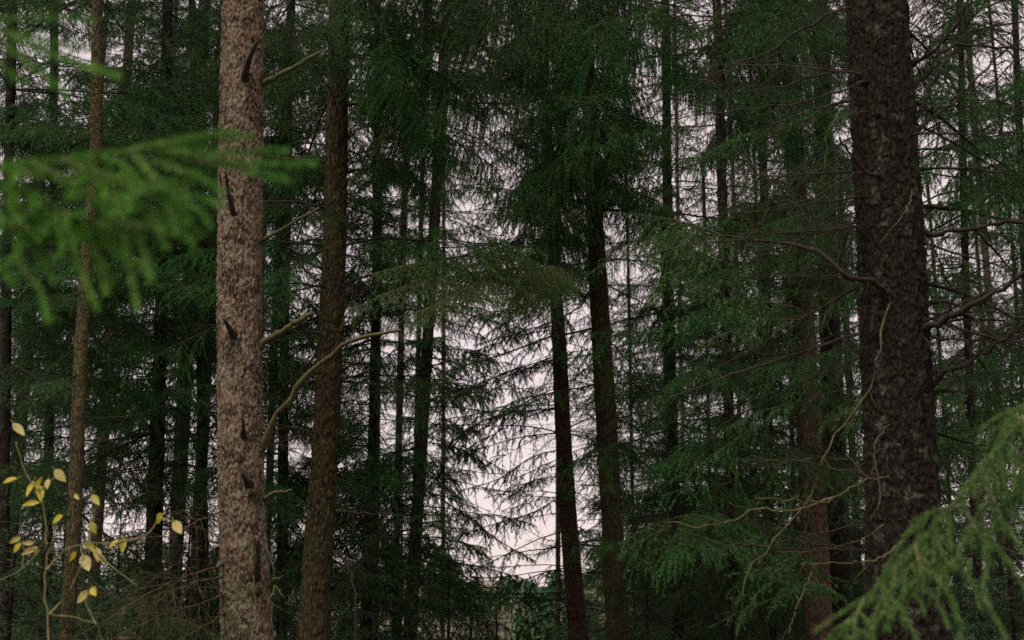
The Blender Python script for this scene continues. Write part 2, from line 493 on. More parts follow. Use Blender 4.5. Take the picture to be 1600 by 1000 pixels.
class Tpl: pass
def make_live(name, seed, L, rise, droop, tip, lod, mat, wood_m, **kw):
    rng = np.random.default_rng(seed)
    main = main_curve(L, rise, droop, tip, rng, 10, 0.09)
    w, nd = live_on(main, 0.004 + 0.0045 * L, rng, **kw)
    V, q = tube_groups(w, 3)
    t = Tpl(); t.L = L; t.main = main
    t.wood = mesh(name, V, [q], wood_m)
    V, f = needles(nd, lod[0], lod[1], lod[2], rng, down=0.15)
    t.need = mesh(name + '_needles', V, [f], mat, smooth=False)
    t.lines = nd
    return t

LIVE = []
for i in range(6):
    LIVE.append(make_live('branch', 100 + i, 1.9 + 0.15 * i, 0.05 - 0.1 * (i % 3), 0.28, 0.16, (0.0021, 0.023, 0.0046), M_NEEDLE, M_TWIG_DARK,
                          sec_step=0.066, sec_len=0.74, hang=[0.6, 0.35, 0.9, 0.25, 0.5, 0.8][i], twig_step=0.055, twig=(0.07, 0.26), gap=0.16))
SMALL = []
for i in range(4):
    SMALL.append(make_live('branch', 140 + i, 1.0, 0.1, 0.3, 0.2, (0.0021, 0.022, 0.0045), M_NEEDLE, M_TWIG_DARK,
                           sec_step=0.058, sec_len=0.4, hang=0.6, twig_step=0.05, twig=(0.06, 0.2)))
SPARSE = []
for i in range(3):
    SPARSE.append(make_live('branch', 160 + i, 1.8, 0.05, 0.3, 0.15, (0.0016, 0.026, 0.0048), M_NEEDLE, M_TWIG_DARK,
                            sec_step=0.09, sec_len=0.55, hang=0.5, twig_step=0.085, twig=(0.06, 0.22), gap=0.25))
HEAVY = []
for i in range(3):
    HEAVY.append(make_live('branch', 180 + i, 2.4, 0.1, 0.35, 0.1, (0.0024, 0.025, 0.0052), M_NEEDLE, M_TWIG_DARK,
                           sec_step=0.046, sec_len=0.75, hang=1.3, twig_step=0.045, twig=(0.10, 0.42), gap=0.15))
DEAD = []
for i in range(6):
    rng = np.random.default_rng(200 + i)
    L = 1.4 + 0.25 * i
    main = main_curve(L, 0.12 - 0.12 * (i % 3), 0.15, 0.2 * (i % 2), rng, 10, 0.09)
    w = dead_on(main, 0.011 + 0.002 * i, rng, 0.055, 0.5, tert=4)
    V, q = tube_groups(w, 3)
    t = Tpl(); t.L = L; t.main = main; t.wood = mesh('dead_branch', V, [q], M_TWIG_DARK); t.need = None
    DEAD.append(t)

# whole crowns for trees farther back and for the tops above the picture
def make_crown(seed, H, Rmax, base_gap, step=0.5, per=6, blade=(0.02, 0.055, 0.011), wood_r=0.014):
    rng = np.random.default_rng(seed)
    Ws, Nd = [], []
    z = 0.0
    while z < H:
        f = z / H
        for k in range(per):
            az = rng.uniform(0, 2 * math.pi)
            L = Rmax * (1 - f) ** 0.8 * rng.uniform(0.55, 1.15) + 0.15
            if rng.random() < base_gap: continue
            m = main_curve(L, 0.15 - 0.25 * (1 - f), 0.2, 0.2, rng, 6)
            w, nd = live_on(m, wood_r, rng, sec_step=0.16 if H > 5 else 0.08, sec_len=0.26 * L + 0.1, hang=0.85, twig_step=0.13 if H > 5 else 0.07, twig=(0.12, 0.38) if H > 5 else (0.05, 0.16), bare=0.3)
            c, s_ = math.cos(az), math.sin(az)
            Rm = np.array([[c, -s_, 0], [s_, c, 0], [0, 0, 1]])
            off = np.array([0, 0, z + rng.uniform(-0.2, 0.2)])
            Ws.append((w[0][0] @ Rm.T + off, w[0][1]))
            for p in nd: Nd.append(p @ Rm.T + off)
        z += step * rng.uniform(0.7, 1.3)
    V, q = tube_groups(Ws, 3)
    V2, f2 = needles(Nd, blade[0], blade[1], blade[2], rng, cone=(20, 70), down=0.3)
    mi = np.concatenate([np.zeros(len(q)), np.ones(len(f2))])
    return mesh('crown', np.vstack([V, V2]), [q, f2 + len(V)], [M_TWIG_DARK, M_NEEDLE_FAR], False, mi)

CROWN_DENSE = make_crown(306, 14, 2.7, 0.0, 0.36, 8, (0.016, 0.075, 0.018))
CROWN_THIN = make_crown(305, 14, 1.7, 0.55, 0.65, 5)
CROWNS = [make_crown(300, 14, 2.3, 0.15), make_crown(301, 14, 2.0, 0.3), make_crown(302, 14, 2.6, 0.2)]
YOUNG = [make_crown(310, 3.0, 1.0, 0.05, 0.14, 6, (0.006, 0.028, 0.006), 0.005), make_crown(311, 3.0, 1.2, 0.1, 0.15, 6, (0.006, 0.028, 0.006), 0.005)]

# ------------------------------------------------------------------ trunks
def vnoise(seed):
    r = np.random.default_rng(seed); tab = r.random((64, 64, 64)).astype(np.float32)
    def f(p):
        p = np.asarray(p); i = np.floor(p).astype(int); t = p - i; t = t * t * (3 - 2 * t); i %= 63
        out = 0
        for dx in (0, 1):
            for dy in (0, 1):
                for dz in (0, 1):
                    w = (t[..., 0] if dx else 1 - t[..., 0]) * (t[..., 1] if dy else 1 - t[..., 1]) * (t[..., 2] if dz else 1 - t[..., 2])
                    out = out + w * tab[i[..., 0] + dx, i[..., 1] + dy, i[..., 2] + dz]
        return out
    return f
NZ = vnoise(1)

def worley(p, seed=7):
    """distance to nearest and second nearest jittered cell point (3-D)"""
    i = np.floor(p).astype(int)
    d1 = np.full(p.shape[:-1], 9.0); d2 = d1.copy()
    for dx in (-1, 0, 1):
        for dy in (-1, 0, 1):
            for dz in (-1, 0, 1):
                c = i + np.array([dx, dy, dz])
                h = (c[..., 0] * 73856093) ^ (c[..., 1] * 19349663) ^ (c[..., 2] * 83492791) ^ seed
                h = h & 0xffffff
                j = np.stack([((h * 1103515245 + 12345) >> 8) % 1000, ((h * 22695477 + 1) >> 9) % 1000, ((h * 69069 + 5) >> 7) % 1000], -1) / 1000.0
                d = np.linalg.norm(c + j - p, axis=-1)
                n2 = np.minimum(d2, np.maximum(d, d1)); d1 = np.minimum(d1, d); d2 = n2
    return d1, d2

def trunk(parent, pts, widths, d, mat, H=16.0, sides=20, rows=80, rough=0.012, plates=0.0, z_hi=None, name='trunk', base=None):
    """pts: photo pixels along the trunk, widths: its width there in photo pixels, d: metres ahead.  runs from the ground to H."""
    P = ats(pts, d)
    order = np.argsort(P[:, 2]); P = P[order]
    w = np.array(widths, float)[order]
    r = w * 0.5 / FPX * np.linalg.norm(P - CAM, axis=1) * 0.985
    z = P[:, 2]
    lo = (P[1] - P[0]) / max(z[1] - z[0], 1e-3); hi = (P[-1] - P[-2]) / max(z[-1] - z[-2], 1e-3)
    P0 = P[0] + lo * (-0.2 - z[0]) * 0.7; P0[2] = -0.2
    P1 = P[-1] + hi * (H - z[-1]) * 0.6; P1[2] = H
    Pz = np.vstack([P0, P, P1])
    rr = np.concatenate([[r[0] * 1.12], r, [0.012]])
    zt = z_hi if z_hi else H
    if z_hi:
        zz = np.concatenate([np.linspace(-0.2, 1.0, max(4, rows // 16)), np.linspace(1.0, z_hi, rows)[1:], np.linspace(z_hi, H, 14)[1:]])
    else:
        zz = np.linspace(-0.2, H, rows)
    cx = np.interp(zz, Pz[:, 2], Pz[:, 0]); cy = np.interp(zz, Pz[:, 2], Pz[:, 1]); rad = np.interp(zz, Pz[:, 2], rr)
    ker = np.array([1, 2, 3, 2, 1]) / 9
    for a_ in (cx, cy, rad):
        b_ = np.convolve(np.pad(a_, 2, mode='edge'), ker, 'valid'); a_[2:-2] = b_[2:-2]
    a = np.arange(sides) * 2 * math.pi / sides
    X = np.cos(a)[None, :]; Y = np.sin(a)[None, :]
    base_p = np.stack([X * rad[:, None], Y * rad[:, None], np.repeat(zz[:, None], sides, 1)], -1)
    rel = 1 + 0.10 * (NZ(base_p * [3, 3, 0.8] + 11 + d) - 0.5)
    disp = rough * (NZ(base_p * [34, 34, 14] + 5) - 0.5) + rough * 0.8 * (NZ(base_p * [80, 80, 40] + 3) - 0.5)
    if plates:
        wp = np.stack([NZ(base_p * [30, 30, 18] + k * 7.3) for k in range(3)], -1)
        d1, d2 = worley(base_p * [30, 30, 13] + 1.9 * wp)
        e = np.clip((d2 - d1) / 0.30, 0, 1)
        disp = disp + plates * (e - 0.6) * (0.35 + 1.1 * NZ(base_p * [9, 9, 6]))
    rr_ = rad[:, None] * rel + disp
    V = np.stack([cx[:, None] + X * rr_, cy[:, None] + Y * rr_, np.repeat(zz[:, None], sides, 1)], -1)
    org = np.array(parent.location)
    V = V.reshape(-1, 3) - org
    n = len(zz)
    idx = np.arange(n * sides).reshape(n, sides)
    i0 = idx[:-1]; i1 = idx[1:]
    q = np.stack([i0, np.roll(i0, -1, 1), np.roll(i1, -1, 1), i1], -1).reshape(-1, 4)
    o = link(name, mesh(name, V, [q], mat), parent)
    def centre(zv):
        return np.array([np.interp(zv, zz, cx), np.interp(zv, zz, cy), zv]), float(np.interp(zv, zz, rad))
    return centre

def base_of(pts, d):
    P = ats(pts, d)
    p = P[np.argmin(P[:, 2])]
    return (float(p[0]), float(p[1]), 0.0)

# how much open sky the photograph shows in each 100 px cell (tenths)
SKY = np.array([
    [.5, .6, .5, .2, .5, .3, 1.5, 1.5, 1.5, 1, 1.5, 1, .5, 0, 1, 2],
    [.5, 1.5, 1, .2, .5, 1, 1, 1, 1.5, 2, 3, 2, 1, 0, 2, 1.5],
    [.5, .5, .2, .2, .5, 1, 1, 2.5, 2, 1, 3, 3, 1, .3, .5, 1],
    [.3, .5, .3, .2, .5, 2.5, 2.5, 3, 2.5, 2, 2, 1.5, 1, .7, .5, .7],
    [.5, 1.5, 2, .3, 1, 1, .5, .8, 1.5, 1, .6, .3, .7, .2, .5, 1],
    [.3, 1.5, .5, .3, .2, 1, 1.5, 3, 3.5, 1, .5, .2, .5, .2, .3, 1.5],
    [.3, 1, 2, .3, .2, .8, 2.5, 4, 5, .6, .2, .2, .5, .2, .3, .7],
    [.2, 1, 1.5, 1, .3, .5, 1, 4, 6, .7, .2, .3, .7, .2, .5, .3],
    [.2, .5, 1, .7, .2, .3, 1, 4, 5.5, .5, .8, .1, .2, .1, .1, .2],
    [.1, .1, .1, .1, .1, .3, .5, 1.5, 3.5, .7, .6, .1, .1, .1, .1, .1]]) / 10
def sky_at(px, py):
    i = int(np.clip(py // 100, 0, 9)); j = int(np.clip(px // 100, 0, 15))
    return SKY[i, j]

def put_branch(tree, tpl, pos, az, pitch, roll, s, part='branch', mat_n=None):
    org = Vector(tree.location)
    M = Matrix.Translation(Vector(pos) - org) @ Matrix.Rotation(az, 4, 'Z') @ Matrix.Rotation(-pitch, 4, 'Y') @ Matrix.Rotation(roll, 4, 'X') @ Matrix.Scale(s, 4)
    o = link(part, tpl.wood, tree, M)
    if tpl.need is not None:
        k = link('needles', tpl.need, o)
        k['kind'] = 'stuff'
    return o

def grow(tree, centre, seed, z0, z1, step, per, live_from, length, az_rng=None, keep=2.2, live=LIVE, dead_frac=0.5, pitch=(-0.35, 0.15), margin=40, dead_keep=0.8, facing=0.0):
    rng = np.random.default_rng(seed)
    z = z0
    while z < z1:
        for k in range(per):
            c, r = centre(z + rng.uniform(-0.1, 0.1))
            az = rng.uniform(0, 2 * math.pi) if az_rng is None else rng.uniform(*az_rng)
            if az_rng is None and facing and rng.random() < facing: az = -math.pi / 2 + rng.normal(0, 0.75)
            is_live = z > live_from + rng.normal(0, 0.4)
            bank = live if is_live else DEAD
            tpl = bank[rng.integers(len(bank))]
            s = length / 2.2 * rng.uniform(0.5, 1.15) * (1.0 if is_live else 0.7)
            pt = rng.uniform(*pitch); roll = rng.normal(0, 0.2); u = rng.random(); u2 = rng.random()
            dirv = np.array([math.cos(az) * math.cos(pt), math.sin(az) * math.cos(pt), math.sin(pt)])
            tip = c + dirv * tpl.L * s; midp = c + dirv * tpl.L * s * 0.55 - np.array([0, 0, 0.15])
            t1 = project(tip); t2 = project(midp)
            vis = any(-margin < t[0] < 1600 + margin and -margin < t[1] < 1000 + margin for t in (t1, t2))
            if not vis: continue
            if tip[1] < 4: continue
            sk = max(sky_at(*t1), sky_at(*t2), sky_at(t2[0], t2[1] + 60))
            if is_live and u > 1 - keep * max(0, sk - 0.03):
                if u2 < 0.5: bank = SPARSE
                elif u2 < 0.55: bank = DEAD
                else: continue
                tpl = bank[rng.integers(len(bank))]
                is_live = bank is not DEAD
            elif not is_live and u > dead_keep: continue
            put_branch(tree, tpl, c + np.array([math.cos(az), math.sin(az), 0]) * r * 0.6, az, pt, roll, s, 'branch' if is_live else 'dead_branch')
        z += step * rng.uniform(0.7, 1.3)

def bough(tree, p0, p1, tpl, roll=0.0):
    """lay a branch from one point to another: (px, py, metres ahead)"""
    a, b = at(*p0), at(*p1)
    v = b - a; L = np.linalg.norm(v)
    put_branch(tree, tpl, a, math.atan2(v[1], v[0]), math.atan2(v[2], math.hypot(v[0], v[1])) + 0.1, roll, L / tpl.L)

def crown_on(tree, centre, z, idx, s=1.0, sz=1.0, rot=0.0):
    c, r = centre(z)
    o = link('crown', CROWNS[idx % 3] if idx >= 0 else CROWN_THIN if idx == -1 else CROWN_DENSE, tree, Matrix.Translation(Vector(c) - Vector(tree.location)) @ Matrix.Rotation(rot, 4, 'Z') @ Matrix.Diagonal((s, s, sz, 1)))
    return o

def custom(tree, name, pts, r, mat, n=14, taper=0.35, sides=8, twigs=None, seed=0, d=None, knob=0.06):
    """a bare limb through the given points: (px, py, metres ahead)"""
    rng = np.random.default_rng(seed)
    P = resample(ats(pts, d), n)
    L = np.linalg.norm(np.diff(P, axis=0), axis=1).sum()
    P[1:-1] += rng.normal(0, knob * r + 0.0035 * min(L, 1.5), (n - 2, 3))
    prof = np.linspace(1, taper, n) * (1 + rng.normal(0, 0.14, n)) + 0.9 * np.exp(-np.linspace(0, 1, n) * L / (2.2 * r))
    lines = [(P, r * prof)]
    V, q = tube_groups(lines, sides)
    F4 = [q]
    # a blunt broken end
    last = np.arange(len(V) - sides, len(V))
    V = np.vstack([V, P[-1] + (P[-1] - P[-2]) * 0.05]); cidx = len(V) - 1
    tri = np.stack([last, np.roll(last, -1), np.full(sides, cidx)], 1)
    Fs = [q, tri]
    if twigs:
        w = dead_on(P, r, rng, twigs[0], twigs[1], tert=twigs[2] if len(twigs) > 2 else 2)[1:]
        V2, q2 = tube_groups(w, 4)
        Fs.append(q2 + len(V)); V = np.vstack([V, V2])
    org = np.array(tree.location)
    return link(name, mesh(name, V - org, Fs, mat), tree)

def spray(tree, mains, lod, mat, wood_m, seed, r0, name='branch', n=14, **kw):
    """a live branch on hand-laid main lines; wood and needles"""
    rng = np.random.default_rng(seed)
    W, N = [], []
    for m in mains:
        P = resample(ats(m), n)
        w, nd = live_on(P, r0, rng, **kw)
        W += w; N += nd
    org = np.array(tree.location)
    V, q = tube_groups(W, 4)
    o = link(name, mesh(name, V - org, [q], wood_m), tree)
    V, f = needles(N, lod[0], lod[1], lod[2], rng, down=0.1, cone=lod[3] if len(lod) > 3 else (35, 75))
    k = link('needles', mesh('needles', V - org, [f], mat, smooth=False), o)
    k['kind'] = 'stuff'
    return o
#BUILD

# ================================================================== the big trees
# --- the scaly pinkish trunk, left of centre
pts = [(380, 0), (376, 250), (374, 500), (377, 750), (386, 1000)]
t = empty('spruce_tree', base_of(pts, 9.0), 'tall spruce with bare scaly pinkish-brown trunk and snapped side branches, in sharp focus', 'tree', 'large trunks in the foreground wood')
ce = trunk(t, pts, [61, 66, 66, 70, 78], 9.0, M_BARK_PINK, H=19, sides=160, rows=620, rough=0.014, plates=0.009, z_hi=6.4)
BR = [([(408, 132, 9), (450, 110, 8.9), (500, 82, 8.8)], 0.021, 0.7),
      ([(405, 378, 9), (455, 350, 8.9), (498, 325, 8.8)], 0.016, 0.6),
      ([(402, 542, 9), (440, 518, 8.9), (488, 489, 8.8)], 0.028, 0.7),
      ([(404, 705, 9), (430, 655, 8.9), (462, 605, 8.8), (505, 562, 8.7), (555, 533, 8.6), (626, 516, 8.5)], 0.030, 0.35),
      ([(412, 782, 9), (428, 770, 8.9), (456, 766, 8.8)], 0.018, 0.4)]
for i, (p, r, tp) in enumerate(BR):
    custom(t, 'broken_branch', p, r * 0.85, M_TWIG_MOSS, taper=tp, seed=i, sides=10, knob=0.15)
ST = [([(383, 126, 8.87), (384, 112, 8.8), (391, 88, 8.72), (403, 64, 8.66)], 0.021, .8),
      ([(368, 338, 8.87), (362, 322, 8.8), (355, 292, 8.7), (352, 268, 8.64)], 0.018, .5),
      ([(366, 526, 8.87), (358, 512, 8.78), (350, 498, 8.72)], 0.022, .4),
      ([(381, 684, 8.87), (380, 668, 8.8), (379, 646, 8.74)], 0.017, .3),
      ([(390, 758, 8.87), (383, 748, 8.78), (377, 738, 8.74)], 0.022, .4),
      ([(398, 905, 8.87), (402, 880, 8.78), (404, 842, 8.7)], 0.026, .4),
      ([(352, 318, 8.95), (347, 296, 8.9), (343, 270, 8.86)], 0.010, .4)]
for i, (p, r, tp) in enumerate(ST):
    custom(t, 'stub', p, r, M_TWIG_DARK, n=8, taper=tp, seed=40 + i, sides=9, knob=0.05)
# knot swellings around the stubs
def knot(tree, px, py, d, r, mat, seed):
    rng = np.random.default_rng(seed)
    c = at(px, py, d)
    u, v = np.meshgrid(np.linspace(0, 2 * math.pi, 18, endpoint=False), np.linspace(0.05, math.pi - 0.05, 10))
    V = np.stack([np.sin(v) * np.cos(u) * r, np.sin(v) * np.sin(u) * r * 0.75, np.cos(v) * r * 1.25], -1).reshape(-1, 3)
    V *= 1 + rng.normal(0, 0.07, (len(V), 1))
    ix = np.arange(180).reshape(10, 18)
    q = np.stack([ix[:-1], np.roll(ix[:-1], -1, 1), np.roll(ix[1:], -1, 1), ix[1:]], -1).reshape(-1, 4)
    link('knot', mesh('knot', V + c - np.array(tree.location), [q], mat), tree)
for i, (px, py, r) in enumerate([(382, 132, .05), (368, 342, .05), (366, 534, .05), (381, 686, .045), (391, 764, .05), (396, 915, .065)]):
    knot(t, px, py, 8.88, r, M_BARK_PINK, i)
# dry twig tangle low on the trunk
TW = [[(395, 838, 8.75), (393, 880, 8.7), (378, 905, 8.68), (362, 928, 8.66)], [(396, 900, 8.7), (398, 930, 8.65), (402, 960, 8.65)],
      [(415, 850, 8.8), (425, 880, 8.75), (430, 905, 8.7)], [(430, 915, 8.8), (420, 940, 8.7), (415, 960, 8.7)], [(426, 905, 8.8), (435, 903, 8.75), (443, 899, 8.7)],
      [(424, 940, 8.75), (425, 965, 8.72), (421, 985, 8.7)], [(388, 905, 8.7), (390, 920, 8.68), (396, 926, 8.66)], [(432, 918, 8.75), (440, 928, 8.72), (444, 935, 8.7)]]
for i, p in enumerate(TW):
    custom(t, 'dead_twig', p, 0.006, M_TWIG_MOSS, taper=0.4, seed=70 + i, sides=5, knob=0.4, twigs=(0.12, 0.10, 1))
# dead sprays reaching left from the lower trunk
DB = [([(350, 795, 8.9), (300, 820, 8.5), (245, 838, 8.2), (160, 842, 8.0)], 0.012),
      ([(350, 880, 8.9), (300, 898, 8.5), (240, 925, 8.1), (170, 965, 7.8), (110, 1000, 7.6)], 0.014),
      ([(350, 900, 8.9), (290, 915, 8.6), (230, 935, 8.4), (205, 950, 8.2)], 0.012),
      ([(268, 886, 8.4), (240, 905, 8.3), (200, 935, 8.2)], 0.010),
      ([(345, 930, 8.9), (280, 955, 8.5), (220, 975, 8.2), (150, 1010, 8.0)], 0.011),
      ([(352, 960, 8.9), (300, 990, 8.4), (240, 1015, 8.0)], 0.012)]
for i, (p, r) in enumerate(DB):
    custom(t, 'dead_branch', p, r * 0.55, M_TWIG_DRY, taper=0.3, seed=90 + i, sides=6, knob=0.6, twigs=(0.035, 0.5, 4))
crown_on(t, ce, 11.5, 0, 0.9, 0.55)

# --- the leaning brown trunk beside it
pts = [(531, 0), (526, 200), (524, 350), (515, 560), (506, 740), (496, 880), (490, 1000)]
t = empty('spruce_tree', base_of(pts, 12.0), 'slightly leaning dark brown spruce trunk just right of the pinkish scaly one', 'tree', 'large trunks in the foreground wood')
ce = trunk(t, pts, [31, 34, 35, 37, 41, 44, 47], 12.0, M_BARK_BROWN, H=20, sides=96, rows=420, rough=0.016, plates=0.013, z_hi=8.0)
for i, (p, r) in enumerate([([(545, 90, 12), (549, 75, 11.9), (552, 60, 11.9)], .02), ([(545, 268, 12), (560, 266, 11.9), (578, 263, 11.8)], .016), ([(540, 352, 12), (556, 344, 11.9), (572, 330, 11.8)], .016),
                            ([(530, 800, 12), (575, 802, 11.9), (630, 806, 11.8)], .016), ([(530, 862, 12), (550, 900, 11.8), (556, 960, 11.6), (557, 1010, 11.5)], .014),
                            ([(505, 420, 12), (470, 405, 11.8), (420, 380, 11.6)], .012), ([(500, 560, 12), (468, 500, 11.9), (440, 470, 11.8)], .012), ([(518, 918, 12), (526, 912, 11.9), (533, 902, 11.85)], .014)]):
    custom(t, 'dead_branch', p, r, M_TWIG_DARK, taper=0.35, seed=120 + i, sides=6, knob=0.25, twigs=(0.12, 0.25, 2) if i > 2 else None)
grow(t, ce, 21, 3.0, 9.0, 0.5, 4, 4.2, 2.4, keep=1.8, facing=0.3)
for k, (p0, p1) in enumerate([((535, -90, 12), (800, 20, 10.6)), ((533, -20, 12), (740, 60, 11.2)), ((532, 60, 12), (800, 150, 11.0)), ((530, 120, 12), (700, 200, 11.2)), ((530, 150, 12), (790, 260, 11.4)),
                                ((535, -160, 12), (880, -40, 10.8)), ((530, -40, 12), (640, 120, 10.8)), ((529, 210, 12), (690, 300, 11.6)), ((530, 0, 12), (420, 60, 12.6)), ((530, 100, 12), (430, 170, 12.8)), ((528, 220, 12), (440, 280, 12.8))]):
    bough(t, p0, p1, HEAVY[k % 3], 0.1 * (k % 3 - 1))
crown_on(t, ce, 10.5, 1, 1.0, 0.7)

# --- thin reddish trunk in front of the sky gap
pts = [(860, 330), (866, 420), (874, 540), (880, 680), (889, 820), (904, 1000)]
t = empty('spruce_tree', base_of(pts, 20.0), 'thin reddish trunk leaning left, standing right against the bright sky gap', 'tree', 'trunks in the middle distance')
ce = trunk(t, pts, [17, 19, 23, 26, 28, 31], 20.0, M_BARK_RED, H=21, sides=32, rows=160, rough=0.012, z_hi=11.0)
grow(t, ce, 31, 1.3, 11.0, 0.5, 4, 2.5, 1.9, keep=2.5, live=LIVE + SPARSE, dead_keep=0.9)
grow(t, ce, 32, 1.4, 7.5, 0.5, 3, 0.0, 2.3, az_rng=(2.5, 3.9), keep=0.5, live=SPARSE + SMALL, pitch=(-0.5, 0.1))
GP = dict(sec_step=0.06, sec_len=0.40, hang=0.5, twig_step=0.06, t0=0.12, twig=(0.05, 0.2), bare=0.3, gap=0.22)
for k, ln in enumerate([[(876, 560, 20), (820, 572, 19.6), (750, 600, 19.2), (690, 640, 19)], [(880, 640, 20), (820, 642, 19.5), (760, 655, 19), (705, 690, 18.8)], [(884, 700, 20), (830, 715, 20.4), (780, 748, 20.6), (715, 768, 20.8)],
                        [(886, 770, 20), (835, 800, 19.5), (785, 815, 19.2), (700, 842, 19)], [(895, 885, 20), (850, 895, 19.6), (800, 915, 19.4), (755, 938, 19.2)], [(896, 925, 20), (840, 927, 20.3), (770, 928, 20.5)], [(872, 500, 20), (810, 520, 19.6), (740, 540, 19.4)],
                        [(890, 730, 20), (915, 715, 19.6), (950, 690, 19.4)], [(895, 840, 20), (925, 825, 19.6), (960, 800, 19.4)], [(882, 600, 20), (905, 585, 20.3), (935, 560, 20.5)], [(898, 900, 20), (930, 890, 20.5), (960, 870, 21)]]):
    spray(t, [ln], (0.0014, 0.028, 0.0050), M_NEEDLE, M_TWIG_DARK, 340 + k, 0.010, **GP)
for k, (p0, p1) in enumerate([((860, 250, 20), (835, 330, 17.5)), ((858, 150, 20), (885, 240, 17.6)), ((857, 60, 20), (825, 150, 17.6)), ((862, 350, 20), (905, 420, 18)), ((856, -20, 20), (870, 70, 17.6))]):
    bough(t, p0, p1, HEAVY[k % 3])
grow(t, ce, 35, 6.2, 10.5, 0.4, 3, 0.0, 1.8, keep=0.6, facing=0.75)
crown_on(t, ce, 10.5, 1, 0.9, 0.8)

# --- darker trunk right of it
pts = [(922, 200), (929, 330), (937, 480), (946, 640), (956, 800), (966, 1000)]
t4 = t = empty('spruce_tree', base_of(pts, 16.0), 'dark straight spruce trunk right of the thin reddish one at the sky gap', 'tree', 'trunks in the middle distance')
ce4 = ce = trunk(t, pts, [23, 26, 30, 32, 34, 37], 16.0, M_BARK_BROWN, H=22, sides=40, rows=240, rough=0.014, plates=0.006, z_hi=9.0)
grow(t, ce, 41, 1.0, 9.5, 0.5, 4, 2.2, 2.5, keep=2.6, facing=0.4)
for k, (p0, p1) in enumerate([((921, 60, 16), (800, 60, 14)), ((921, -30, 16), (1060, 10, 14)), ((922, 60, 16), (1090, 110, 14.2)), ((924, 150, 16), (1050, 220, 14.4)), ((925, 200, 16), (800, 280, 14.2)), ((926, 250, 16), (860, 330, 14)),
                                ((928, 280, 16), (1060, 330, 14.2)), ((921, -60, 16), (850, 10, 13.6)), ((922, 110, 16), (930, 190, 13.4)), ((922, 10, 16), (960, 80, 13.4)), ((924, 180, 16), (880, 240, 13.6)), ((921, -20, 16), (700, 30, 15)), ((930, 330, 16), (840, 390, 14.6))]):
    bough(t, p0, p1, HEAVY[(k + 1) % 3], 0.1 * (k % 3 - 1))
crown_on(t, ce, 9.4, 2, 1.2, 0.8)
# its long tan-tinged bough sweeping left
spray(t, [[(925, 410, 16), (870, 416, 14.6), (800, 420, 12.8), (700, 432, 11.4), (610, 455, 10.5), (545, 488, 10)],
          [(850, 418, 14), (760, 400, 12.4), (660, 410, 11.2), (580, 428, 10.6)],
          [(800, 420, 12.8), (740, 445, 11.5), (680, 478, 10.6), (610, 500, 10.2)],
          [(900, 412, 15.2), (850, 440, 13.4), (790, 470, 12.4)], [(860, 416, 14.2), (830, 440, 12.8), (840, 490, 12)]],
      (0.0042, 0.024, 0.0046), M_NEEDLE_OLIVE, M_TWIG, 411, 0.012, sec_step=0.05, sec_len=0.5, hang=0.8, twig_step=0.05, t0=0.1, twig=(0.08, 0.3))

# --- pine with reddish flaky trunk, right of centre
pts = [(1224, 0), (1234, 120), (1243, 260), (1252, 420), (1258, 560), (1266, 700), (1280, 1000)]
t = empty('pine_tree', base_of(pts, 17.0), 'straight pine with reddish flaking bark left of the massive dark trunk', 'tree', 'trunks in the middle distance')
ce = trunk(t, pts, [21, 24, 28, 32, 35, 38, 42], 17.0, M_BARK_RED, H=22, sides=40, rows=240, rough=0.016, plates=0.007, z_hi=9.6)
grow(t, ce, 51, 1.2, 9.5, 0.5, 4, 4.5, 2.0, keep=2)
for k, (p0, p1) in enumerate([((1232, 60, 17), (1105, 110, 15)), ((1236, 140, 17), (1120, 210, 15.2)), ((1240, 200, 17), (1330, 250, 15.5)), ((1228, 0, 17), (1320, 50, 15.4)), ((1245, 300, 17), (1150, 350, 15.4)), ((1226, -40, 17), (1130, 10, 15)),
                                ((1234, 100, 17), (1200, 190, 14.8)), ((1226, -30, 17), (1225, 60, 14.8)), ((1250, 400, 17), (1310, 450, 15.6))]):
    bough(t, p0, p1, HEAVY[k % 3], 0.1 * (k % 3 - 1))
crown_on(t, ce, 9.5, 0, 1.1, 0.8)
pts = [(1284, 100), (1290, 330), (1297, 520), (1304, 700), (1312, 1000)]
t = empty('spruce_tree', base_of(pts, 19.0), 'narrow dark trunk squeezed between the reddish pine and the massive dark trunk', 'tree', 'trunks in the middle distance')
ce = trunk(t, pts, [26, 29, 32, 36, 40], 19.0, M_BARK_DARK, H=20, sides=28, rows=120, rough=0.014, z_hi=10)
grow(t, ce, 53, 1.0, 10.0, 0.6, 4, 3.0, 2.0, keep=3, facing=0.5)
crown_on(t, ce, 9.8, 1, 1.1, 0.8)

